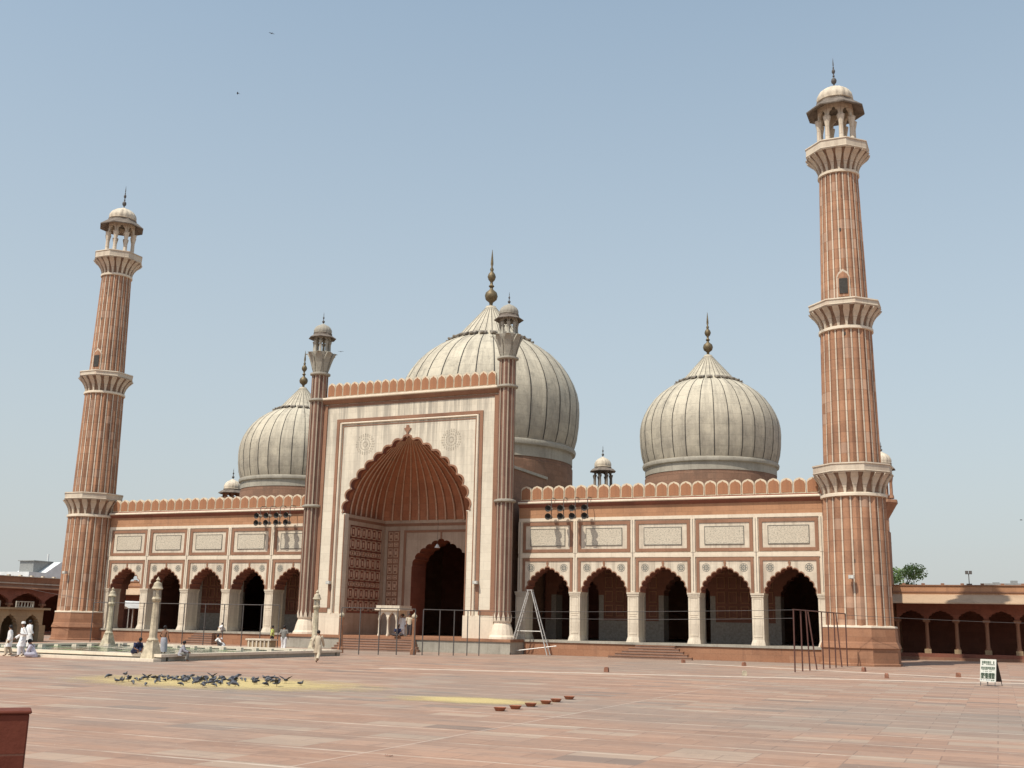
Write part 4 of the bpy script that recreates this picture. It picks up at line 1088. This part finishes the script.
# small blocks holding the lines
for i,(x,y,l) in enumerate([(22.7,-23.2,'small wooden block left of all others, below the ladder'),(28.5,-21.6,'small block on the nearer pale line, in line with the second pier from the minaret'),(25.9,-9.3,'small block on the farther pale line, near the foot of the steps'),(32.4,-11.3,'small block on the farther pale line, in front of the near minaret'),(34.15,-18.7,'small block on the nearer pale line, in front of the near minaret'),(36.95,-14.6,'small block just left of the notice board'),(22.0,-7.4,'small block at the left end of the farther pale line')]):
    mb=MB(); mb.box(-.09,.09,-.08,.08,0,.17,None,.01); mb.prism([(-.085,.17),(.085,.17),(.06,.21),(-.06,.21)],-.07,.07); 
    tag(mb.build('wooden_block',[M['wood'] if i!=1 else M['cream']],None,(x,y,.005),None,i*.4),l,'block','small blocks along the pale lines')
mb=MB()
for k in range(9):
    a=k*.7; mb.poly([(.02*k*.5*cos(a),.01*sin(a),.012+.002*k),(.07*cos(a),.05*sin(a),.03),(.07*cos(a+.6),.05*sin(a+.6),.018)])
tag(mb.build('dry_leaf',[M['wood']],None,(30.2,-55.5,0)),'small brown dry scrap lying alone on the near paving','leaf')
# foreground red block
mb=MB(); mb.box(-1.9,0,0,.28,0,1.285,0); mb.box(-1.92,.015,-.015,.295,1.285,1.31,0)
o=mb.build('stone_block',[M['block']],None,(32.22,-64.39,0),None,.84); tag(o,'dark red stone block wall end in the lower left foreground','stone block')
bv=o.modifiers.new('bevel','BEVEL'); bv.width=.012; bv.segments=2

# ------------------------------------------------------------------ pigeons
def pigeon_mesh(pose):
    mb=MB()
    if pose=='peck':
        mb.tube([(0,-.17,.11),(0,-.09,.115),(0,0,.125),(0,.08,.10),(0,.13,.06),(0,.155,.035),(0,.175,.02)],[.012,.045,.062,.055,.032,.026,.01],8,0)
    elif pose=='walk':
        mb.tube([(0,-.18,.09),(0,-.1,.105),(0,0,.12),(0,.07,.13),(0,.10,.17),(0,.115,.205),(0,.125,.225)],[.010,.04,.06,.055,.032,.026,.015],8,0)
        mb.tube([(0,.125,.215),(0,.165,.207)],[.01,.003],5,1)
    else:
        mb.tube([(0,-.18,.13),(0,-.1,.135),(0,0,.15),(0,.08,.16),(0,.12,.19),(0,.15,.205)],[.010,.04,.058,.05,.028,.02],8,0)
        for s in (-1,1):
            mb.poly([(s*.03,.07,.17),(s*.2,.12,.27),(s*.34,.03,.33),(s*.2,-.06,.26),(s*.03,-.08,.16)],1)
            mb.poly([(s*.03,.07,.165),(s*.2,.12,.265),(s*.34,.03,.325),(s*.2,-.06,.255),(s*.03,-.08,.155)],1)
    mb.poly([(-.025,-.14,.115),(.025,-.14,.115),(.045,-.28,.10),(-.045,-.28,.10)],1)
    if pose!='flap':
        for s in (-1,1): mb.ellipsoid((s*.048,-.04,.125),.018,.12,.04,8,5,1)
    for s in (-1,1): mb.tube([(s*.025,.0,.09),(s*.03,.01,0)],.006,4,2)
    return mb.mesh('pigeon',[M['pg'],M['pd'],M['clay']],60)
PM=[pigeon_mesh(p) for p in ('peck','walk','flap')]
random.seed(21)
birds=[]
import itertools
tries=0
while len(birds)<96 and tries<5000:
    tries+=1
    # flock lies along a band
    u=random.betavariate(1.5,1.4)
    cx=13.3+u*4.2; cy=-41.9+.7*sin(u*3.1)+random.gauss(0,1.15)+u*.3
    if u<.25: cy-=.3
    if all(math.dist((cx,cy),b)>.17 for b in birds): birds.append((cx,cy))
for i,(x,y) in enumerate(birds):
    k=random.choices([0,1,2],[6,4,.7])[0]
    o=link('pigeon',PM[k],None,(x,y,0.004),random.uniform(0,6.28)); o.scale=(random.uniform(.56,.72),)*3
    tag(o,'grey pigeon feeding in the packed flock on the yellow grain','pigeon','flock of pigeons on the grain')
stray=[((12.5,-42.1),0,'leftmost stray pigeon at the left edge of the flock'),((12.2,-41.0),1,'stray pigeon at the upper left edge of the flock'),((18.1,-41.8),1,'stray pigeon just beyond the right end of the flock'),((18.3,-43.0),0,'lone pigeon pecking nearest the camera at the flock\'s right'),((18.5,-40.7),2,'wing-raised pigeon at the far right of the flock'),((18.9,-42.3),0,'lone pigeon right of the flock, third from the right end'),((19.3,-42.3),2,'pigeon with spread wings, second from the right end'),((19.55,-41.4),1,'rightmost lone pigeon apart from the flock')]
for (x,y),k,l in stray:
    o=link('pigeon',PM[k],None,(x-.6,y,.004),random.uniform(0,6.28)); o.scale=(.75,)*3; tag(o,l,'pigeon')
# flying birds
fb=MB(); fb.tube([(0,-.22,0),(0,-.1,0),(0,.05,0),(0,.17,.01),(0,.22,.0)],[.01,.045,.06,.03,.008],8)
for s in (-1,1):
    fb.poly([(s*.03,.08,.01),(s*.22,.14,.07),(s*.5,.0,.03),(s*.22,-.04,.06),(s*.03,-.08,.01)]); fb.poly([(s*.03,.08,0),(s*.22,.14,.06),(s*.5,.0,.02),(s*.22,-.04,.05),(s*.03,-.08,0)])
fb.poly([(-.02,-.15,0),(.02,-.15,0),(.06,-.32,0),(-.06,-.32,0)])
fbm=fb.mesh('flying_bird',[M['pd']])
for (p,r,l) in (((9.98,-33.7,28.36),1.,'dark bird flying highest in the sky, upper left'),((8.4,-33.8,25.6),2.3,'dark bird flying in the upper left sky, lower of the two'),((11.9,-29.4,14.1),.4,'dark bird flying just right of the left portal turret'),((40.1,-15.3,7.15),1.8,'dark bird flying at the right edge of the sky')):
    o=link('flying_bird',fbm,None,p,r); tag(o,l,'bird'); o.scale=(.3,)*3

# ------------------------------------------------------------------ people
def skin_body(name,verts,edges,radii,mat):
    me=bpy.data.meshes.new(name); me.from_pydata(verts,edges,[]); o=bpy.data.objects.new(name,me); COL.objects.link(o)
    o.modifiers.new('skin','SKIN'); 
    if not me.skin_vertices: me.skin_vertices.new()
    for i,r in enumerate(radii): me.skin_vertices[0].data[i].radius=(r,r)
    me.skin_vertices[0].data[0].use_root=True
    s=o.modifiers.new('sub','SUBSURF'); s.levels=1; s.render_levels=1
    dg=bpy.context.evaluated_depsgraph_get(); ev=o.evaluated_get(dg); m2=bpy.data.meshes.new_from_object(ev)
    bpy.data.objects.remove(o); m2.materials.clear(); m2.materials.append(mat); m2.shade_smooth(); m2.name=name
    return m2
def person(loc,face,h,label,J,top='wcloth',bottom='wcloth',kurta=True,hair=True,cap=False,bare=False,lungi=False,seed=0):
    """J: joint dict at 1.7 m scale, local facing +y"""
    k=h/1.7
    t=empty('person',loc,face); tag(t,label,'person')
    V=lambda p:Vector(p)*k
    j={n:V(p) for n,p in J.items()}
    vs=[];es=[];rs=[]
    def add(p,r,par=None):
        vs.append(tuple(p)); rs.append(r*k); 
        if par is not None: es.append((par,len(vs)-1))
        return len(vs)-1
    pel=add(j['pelvis'],.12); sp=add((j['pelvis']+j['chest'])/2,.115,pel); ch=add(j['chest'],.125,sp); nk=add(j['neck'],.052,ch)
    hd0=add(j['head']-(j['head']-j['neck'])*.25,.075,nk); hd1=add(j['head']+(j['head']-j['neck'])*.28,.088,hd0); 
    fwd=j['face'] if 'face' in j else Vector((0,1,0)); 
    nose=add(j['head']-(j['head']-j['neck'])*.02+Vector((0,.098*k,0)),.014,hd0)
    for s in ('l','r'):
        sg=-1 if s=='l' else 1
        sh=add(j['sh'+s],.06,ch); el=add(j['el'+s],.042,sh); wr=add(j['wr'+s],.028,el)
        d=(j['wr'+s]-j['el'+s]).normalized(); side=Vector((0,1,0)) if abs(d.y)<.8 else Vector((0,0,1)); side=(side-d*side.dot(d)).normalized()
        palm=add(j['wr'+s]+d*.06*k,.032,wr)
        for q in range(4):
            off=side*(q-1.5)*.019*k; l=[.062,.075,.07,.055][q]*k
            a=add(j['wr'+s]+d*.10*k+off,.0085,palm); b=add(j['wr'+s]+d*(.10*k+l)+off+d.cross(side)*.015*k,.007,a)
        th=add(j['wr'+s]+d*.06*k+side*.045*k,.010,palm); add(j['wr'+s]+d*.1*k+side*.06*k,.008,th)
        hp=add(j['hip'+s],.09,pel); kn=add(j['kn'+s],.058,hp); an=add(j['an'+s],.038,kn)
        to=j.get('to'+s,j['an'+s]+Vector((0,.17*k,-.045*k))); add(to,.03,an)
    link('body',skin_body('body',vs,es,rs,M['skin']),t)
    if hair:
        mb=MB(); c=j['head']+(j['head']-j['neck'])*.16+Vector((0,-.022*k,0)); mb.ellipsoid(c,.098*k,.108*k,.105*k,12,8); link('hair',mb.mesh('hair',[M['hair']],60),t)
    if cap:
        mb=MB(); c=j['head']+(j['head']-j['neck'])*.42; mb.lathe([(.10*k,c.z-.03*k),(.104*k,c.z+.03*k),(.085*k,c.z+.07*k),(.03*k,c.z+.085*k)],12,(c.x,c.y)); mb.build('cap',[M['wcloth']],t,(0,0,0),50)
    rnd=random.Random(seed)
    def garment(rings,name,mat,sleeves=True,slr=.062,short=False):
        mb=MB(); N=20; R=[]
        ph=rnd.uniform(0,6)
        for c,rx,ry,fold in rings:
            c=Vector(c)
            R.append([mb.vert((c.x+rx*k*cos(2*pi*i/N)*(1+fold*sin(5*2*pi*i/N+ph)),c.y+ry*k*sin(2*pi*i/N)*(1+fold*sin(7*2*pi*i/N+ph)),c.z)) for i in range(N)])
        for A_,B_ in zip(R,R[1:]):
            for i in range(N): mb.face((A_[i],A_[(i+1)%N],B_[(i+1)%N],B_[i]))
        if sleeves:
            for s in ('l','r'):
                ps=[j['chest']+(j['sh'+s]-j['chest'])*.6,j['sh'+s],j['el'+s]]; rr=[.085,.088,slr*1.1]
                if not short: ps.append(j['wr'+s]); rr.append(slr*1.0)
                else: ps[-1]=j['sh'+s]+(j['el'+s]-j['sh'+s])*.8
                mb.tube(ps,[q*k for q in rr],12)
        mb.build(name,[M[mat]],t,(0,0,0),60)
    pe,cs,nk_=j['pelvis'],j['chest'],j['neck']
    if not bare:
        rings=[(nk_,.065,.06,0),(nk_-(nk_-cs)*.35,.13,.09,0),(cs+(nk_-cs)*.3,.19,.12,0),(cs,.195,.135,.01),((cs+pe)/2,.175,.14,.02),(pe+Vector((0,0,.02*k)),.185,.15,.03)]
        if kurta: 
            kn=(j['knl']+j['knr'])/2
            if abs(kn.z-pe.z)>.25*k:
                rings+=[(pe+(Vector((kn.x,kn.y,kn.z))-pe)*.4,.20,.165,.05),(pe+(kn-pe)*.95,.235,.20,.09)]
            else: rings+=[(pe+Vector((0,.05*k,-.1*k)),.22,.2,.05)]
        else: rings+=[(pe-Vector((0,0,.06*k)),.185,.15,.03)]
        garment(rings,'kurta' if kurta else 'shirt',top,True,.062,not kurta)
    mb=MB()
    if lungi:
        kn=(j['knl']+j['knr'])/2
        N=18;R=[]
        for c,rx,ry in ((pe+Vector((0,0,.1*k)),.16,.13),(pe,.19,.16),((pe+kn)/2,.2,.17),(kn,.19,.17),(kn-Vector((0,0,.3*k)),.19,.17)):
            R.append([mb.vert((c.x+rx*k*cos(2*pi*i/N)*(1+.05*sin(i*2.1)),c.y+ry*k*sin(2*pi*i/N),c.z)) for i in range(N)])
        for A_,B_ in zip(R,R[1:]):
            for i in range(N): mb.face((A_[i],A_[(i+1)%N],B_[(i+1)%N],B_[i]))
        mb.build('lungi',[M[bottom]],t,(0,0,0),60)
    else:
        for s in ('l','r'):
            a=j['an'+s]+(j['kn'+s]-j['an'+s])*.12
            mb.tube([pe+(j['hip'+s]-pe)*.5,j['hip'+s],(j['hip'+s]+j['kn'+s])/2,j['kn'+s],(j['kn'+s]+a)/2,a],[.13*k,.128*k,.115*k,.095*k,.09*k,.085*k],12)
        mb.build('trousers',[M[bottom]],t,(0,0,0),60)
    return t
def stand(w=0,lean_=0,arm=0):
    return dict(pelvis=(0,0,.93),chest=(0,.02*w+lean_*.3,1.28),neck=(0,.03*w+lean_*.4,1.45),head=(0,.05*w+.02+lean_*.5,1.59),
     shl=(-.18,.02,1.38),shr=(.18,.02,1.38),ell=(-.25,-.06-.1*w,1.11),elr=(.25,-.02+.14*w,1.11),wrl=(-.24,.04-.12*w+arm*.2,.88+arm*.25),wrr=(.24,.06+.28*w+arm*.1,.92),
     hipl=(-.09,0,.9),hipr=(.09,0,.9),knl=(-.1,.05+.20*w,.5+.02*w),knr=(.1,.03-.06*w,.5),anl=(-.1,.0+.27*w,.08+.0*w),anr=(.1,.0-.34*w,.08+.10*w))
def sit(zs,lean_=.1,low=0.0,spread=.1,arms=.25):
    """seated at height zs above feet"""
    return dict(pelvis=(0,0,zs+.1),chest=(0,lean_,zs+.42),neck=(0,lean_*1.5,zs+.60),head=(0,lean_*1.9,zs+.73),
     shl=(-.18,lean_*1.2,zs+.52),shr=(.18,lean_*1.2,zs+.52),ell=(-.25,lean_+.12,zs+.28),elr=(.25,lean_+.12,zs+.28),wrl=(-.15,lean_+arms+.08,zs+.2),wrr=(.15,lean_+arms+.08,zs+.2),
     hipl=(-.09,.03,zs+.09),hipr=(.09,.03,zs+.09),knl=(-.08-spread,.42,max(zs+.1,.42)+low),knr=(.08+spread,.42,max(zs+.1,.42)+low),anl=(-.12,.36,.08),anr=(.12,.36,.08))
def squat(lean_=.2):
    return dict(pelvis=(0,-.05,.24),chest=(0,lean_*.8,.56),neck=(0,lean_*1.3,.72),head=(0,lean_*1.7,.84),shl=(-.18,lean_,.66),shr=(.18,lean_,.66),ell=(-.24,lean_+.2,.48),elr=(.24,lean_+.2,.48),wrl=(-.12,lean_+.42,.42),wrr=(.12,lean_+.42,.40),
     hipl=(-.1,-.03,.24),hipr=(.1,-.03,.24),knl=(-.17,.33,.50),knr=(.17,.33,.50),anl=(-.13,.12,.08),anr=(.13,.12,.08))
def floorsit(lean_=.08):
    return dict(pelvis=(0,0,.12),chest=(0,lean_,.45),neck=(0,lean_*1.4,.63),head=(0,lean_*1.8+.02,.77),shl=(-.18,lean_,.56),shr=(.18,lean_,.56),ell=(-.26,lean_+.08,.32),elr=(.26,lean_+.08,.32),wrl=(-.16,.3,.22),wrr=(.16,.3,.22),
     hipl=(-.1,.02,.13),hipr=(.1,.02,.13),knl=(-.38,.28,.15),knr=(.38,.28,.15),anl=(.08,.33,.09),anr=(-.08,.38,.09),tol=(.2,.36,.06),tor=(-.2,.4,.06))
# facing angles: local +y turned; 0 = towards the hall, pi = towards the court
person((9.04,-25.6,0),.35,1.52,'man in beige kurta walking away from the camera near the portal',stand(1),'bcloth','bcloth',seed=1)
person((-4.79,-31.15,0),2.2,1.46,'man in white kurta at far left, bareheaded, standing beside the capped man',stand(.4),'wcloth','bcloth',seed=2)
person((-3.46,-31.6,0),2.6,1.62,'man in white kurta and white cap standing at the left by the pool',stand(.5,0,1),'wcloth','wcloth',hair=False,cap=True,seed=3)
person((-4.63,-30.2,.33),-.3,1.38,'man in white standing behind the white-capped man',stand(.2),'wcloth','wcloth',seed=4)
person((-3.0,-31.25,.0),2.0,1.62,'man in pale clothes seated on the ground right of the white-capped man',floorsit(.16),'lilac','lilac',seed=5)
person((2.2,-30.35,.33),-1.9,1.45,'man in navy clothes leaning forward on the pool kerb by the near lamp post',{**sit(.0,.3,0,.05,.2),'anl':(-.1,.52,.1),'anr':(.1,.52,.1),'knl':(-.12,.4,.30),'knr':(.12,.4,.30)},'navy','navy',kurta=False,seed=6)
person((-4.2,-22.0,.70-.0),.2,1.5,'bare-chested man in a grey lungi at the pool fountain block',{**stand(.0,0,.6)},'wcloth','lungi',bare=True,lungi=True,seed=7) if False else person((1.5,-27.6,.16),.2,1.42,'bare-chested man in a grey lungi standing in the pool behind the navy figure',stand(.0,0,.6),'wcloth','lungi',bare=True,lungi=True,seed=7)
person((4.0,-29.3,.0),-1.0,1.35,'figure in greyish patterned clothes seated against the near lamp post',sit(.33,.1,0,.05),'lungi','gcloth',seed=8)
person((-8.0,-5.6,0),1.9,1.55,'boy in lime yellow shirt standing behind the stone trough',stand(.1),'ycloth','dkcloth',kurta=False,seed=9)
person((-3.0,-11.3,0),.3,1.62,'man in dark grey shirt and white trousers seen from behind right of the trough',stand(.3),'gcloth','wcloth',kurta=False,seed=10)
person((-4.95,-14.9,.16),1.5,1.5,'man in white shirt squatting at the pool edge left of the trough',squat(.28),'wcloth','dkcloth',kurta=False,seed=11)
person((-16.5,-.25,HP-.02),2.6,1.2,'person in white crouching beside a pier of the left wing',squat(.1),'wcloth','wcloth',seed=12)
person((-.05,-1.2,HP),3.3,1.55,'man in white standing under the right part of the small marble canopy',stand(0),'wcloth','wcloth',seed=13)
person((.35,-2.55,HP),3.6,1.5,'dark-clothed figure sitting at the head of the portal steps',floorsit(.2),'navy','dkcloth',kurta=False,seed=14)
person((1.05,-2.2,HP),-2.6,1.58,'man in beige shirt and dark trousers standing right of the marble canopy',stand(.1,0,.4),'bcloth','dkcloth',kurta=False,seed=15)

# ------------------------------------------------------------------ background: tree and buildings beyond
random.seed(5)
def tree(x,y,h,cr,label):
    t=empty('tree',(x,y,0)); tag(t,label,'tree')
    mb=MB(); mb.tube([(0,0,0),(.1,0,h*.3),(.0,.1,h*.55)],[.3,.22,.14],10)
    cl=[]
    for k in range(9):
        a=random.uniform(0,6.28); r=random.uniform(.3,.8)*cr; z=h*random.uniform(.55,.9); p=(r*cos(a),r*sin(a),z); cl.append(p)
        mb.tube([(.02,.05,h*.45),(p[0]*.5,p[1]*.5,h*.55+(z-h*.5)*.4),p],[.1,.06,.03],6)
    mb.build('trunk',[M['bark']],t)
    mb=MB()
    for c in cl+[(0,0,h*.85),(cr*.4,0,h*.7),(-cr*.5,0,h*.7)]:
        R=random.uniform(.28,.42)*cr
        for q in range(700):
            d=Vector((random.gauss(0,1),random.gauss(0,1),random.gauss(0,1))).normalized()*R*random.uniform(.35,1.05)**.7
            p=Vector(c)+Vector((d.x,d.y,d.z*.75)); u=Vector((random.gauss(0,1),random.gauss(0,1),random.gauss(0,.6))).normalized(); v=u.cross(Vector((random.random(),random.random(),random.random()))).normalized()
            s=random.uniform(.06,.13)
            mb.poly([p-u*s,p+v*s*.5,p+u*s,p-v*s*.5],random.choice((0,0,1)))
    mb.build('crown',[M['leaf'],M['leaf2']],t)
tree(30.6,33,8.2,2.8,'green leafy tree rising behind the right colonnade beside the near minaret')
t=empty('distant_building',(-80,41,0)); tag(t,'whitewashed building with sloping end beyond the left colonnade','building')
mb=MB(); mb.box(-3,3,-5.,3.5,0,7.4); mb.prism([(-2.2,7.4),(2.8,7.4),(2.8,8.9),(.2,8.9)],-2.5,3,0,'x'); mb.build('wall',[M['whitewash']],t)
mb=MB(); mb.box(-1,1.5,-3.,.2,7.4,8.9); mb.box(-1.2,1.7,-3.2,.2,8.9,9.0); mb.build('grey_shed',[M['greyroof']],t)
mb=MB(); mb.lathe([(1.2,7.4),(1.2,8.8),(1.3,8.85),(1.3,9.0)],16,(2.2,3.2)); mb.build('water_tank',[M['tankblue']],t,(0,0,0),30)
mb=MB(); mb.tube([(1,-.2,9),(1,-.2,10.0)],.12,8); mb.box(.7,1.6,3.0,3.3,9.0,9.9); mb.build('roof_post',[M['whitewash']],t)
for i,(x,y,w,d,h,l) in enumerate([(-84,26,8,6,7.0,'low pale rooftop block beyond the left colonnade at the frame edge'),(-95,60,14,10,8.1,'pale grey block farther behind the white building at left'),(40.5,75,6,8,7.6,'faint brown rooftop behind the right colonnade')]):
    t=empty('distant_building',(x,y,0)); tag(t,l,'building')
    mb=MB(); mb.box(-w/2,w/2,-d/2,d/2,0,h); 
    mb.build('wall',[M['whitewash'] if i<2 else M['ochre']],t)
    mb=MB(); mb.box(-w/2-.1,w/2+.1,-d/2-.1,d/2+.1,h,h+.2)
    for q in range(3): mb.box(-w/2+1+q*2,-w/2+1.8+q*2,0,1,h+.2,h+.5+.2*q)
    mb.build('roof',[M['greyroof']],t)
    mb=MB()
    for q in range(4): mb.box(-w/2+.6+q*(w/4),-w/2+1.4+q*(w/4),-d/2-.03,-d/2,h-2.2,h-1.1)
    mb.build('windows',[M['black']],t)
# white awning outside the far end of the hall
t=empty('awning',(-34.4,9,0)); tag(t,'white cloth awning on poles seen through the leftmost arch','awning')
mb=MB(); mb.prism([(-1.6,2.7),(-.8,3.2),(0,3.35),(.8,3.2),(1.6,2.7),(1.6,2.66),(0,3.3),(-1.6,2.66)],-2,2); mb.build('canopy',[M['whitewash']],t)
for x in (-1.5,1.5):
    for y in (-1.9,1.9): mb=MB(); mb.tube([(x,y,0),(x,y,2.7)],.05,6); mb.build('pole',[M['ladder']],t)

# ------------------------------------------------------------------ world, sun, camera
w=bpy.data.worlds.new('World'); SC.world=w; w.use_nodes=True; nt=w.node_tree; bg=nt.nodes['Background']
sky=nt.nodes.new('ShaderNodeTexSky'); sky.sky_type='NISHITA'; sky.sun_disc=False
EL=radians(57); AZ=radians(180+19.5)
sky.sun_elevation=EL; sky.sun_rotation=AZ; sky.air_density=1.0; sky.dust_density=1.5; sky.ozone_density=1.0; sky.altitude=200
hs=nt.nodes.new('ShaderNodeHueSaturation'); hs.inputs['Saturation'].default_value=.98; hs.inputs['Hue'].default_value=.482; hs.inputs['Value'].default_value=1.34; hs.inputs['Value'].default_value=1.0
nt.links.new(sky.outputs[0],hs.inputs['Color'])
tc=nt.nodes.new('ShaderNodeTexCoord'); sx=nt.nodes.new('ShaderNodeSeparateXYZ'); nt.links.new(tc.outputs['Generated'],sx.inputs[0])
mr=nt.nodes.new('ShaderNodeMapRange'); nt.links.new(sx.outputs[2],mr.inputs[0])
for i,q in enumerate((.0,.60,.95,.27)): mr.inputs[i+1].default_value=q
mx=nt.nodes.new('ShaderNodeMix'); mx.data_type='RGBA'; nt.links.new(mr.outputs[0],mx.inputs[0]); nt.links.new(hs.outputs[0],mx.inputs[6]); mx.inputs[7].default_value=(2.72,2.86,2.86,1)
nt.links.new(mx.outputs[2],bg.inputs[0]); bg.inputs[1].default_value=.14
sd=Vector((sin(AZ)*cos(EL),cos(AZ)*cos(EL),sin(EL)))
l=bpy.data.lights.new('sun','SUN'); l.energy=3.1; l.angle=radians(.53); l.color=(1,.94,.82)
lo=bpy.data.objects.new('sun',l); COL.objects.link(lo); lo.rotation_euler=sd.to_track_quat('Z','Y').to_euler(); lo.location=(0,-60,60)

cam=bpy.data.cameras.new('camera'); co=bpy.data.objects.new('camera',cam); COL.objects.link(co); SC.camera=co
cam.sensor_width=36; cam.lens=36*1085.14/1024; cam.clip_end=3000; cam.clip_start=.1
yaw,pit,ro=.4168,.2175,.0207
fw=Vector((-sin(yaw)*cos(pit),cos(yaw)*cos(pit),sin(pit))); r0=Vector((cos(yaw),sin(yaw),0)); u0=r0.cross(fw)
r=r0*cos(ro)+u0*sin(ro); u=u0*cos(ro)-r0*sin(ro)
mat=Matrix(((r.x,u.x,-fw.x,38.8062),(r.y,u.y,-fw.y,-70.6091),(r.z,u.z,-fw.z,2.0057),(0,0,0,1)))
co.matrix_world=mat
SC.view_settings.view_transform='Standard'; SC.view_settings.look='None'; SC.view_settings.exposure=.50; SC.view_settings.gamma=1
SC.render.resolution_x=1024; SC.render.resolution_y=768
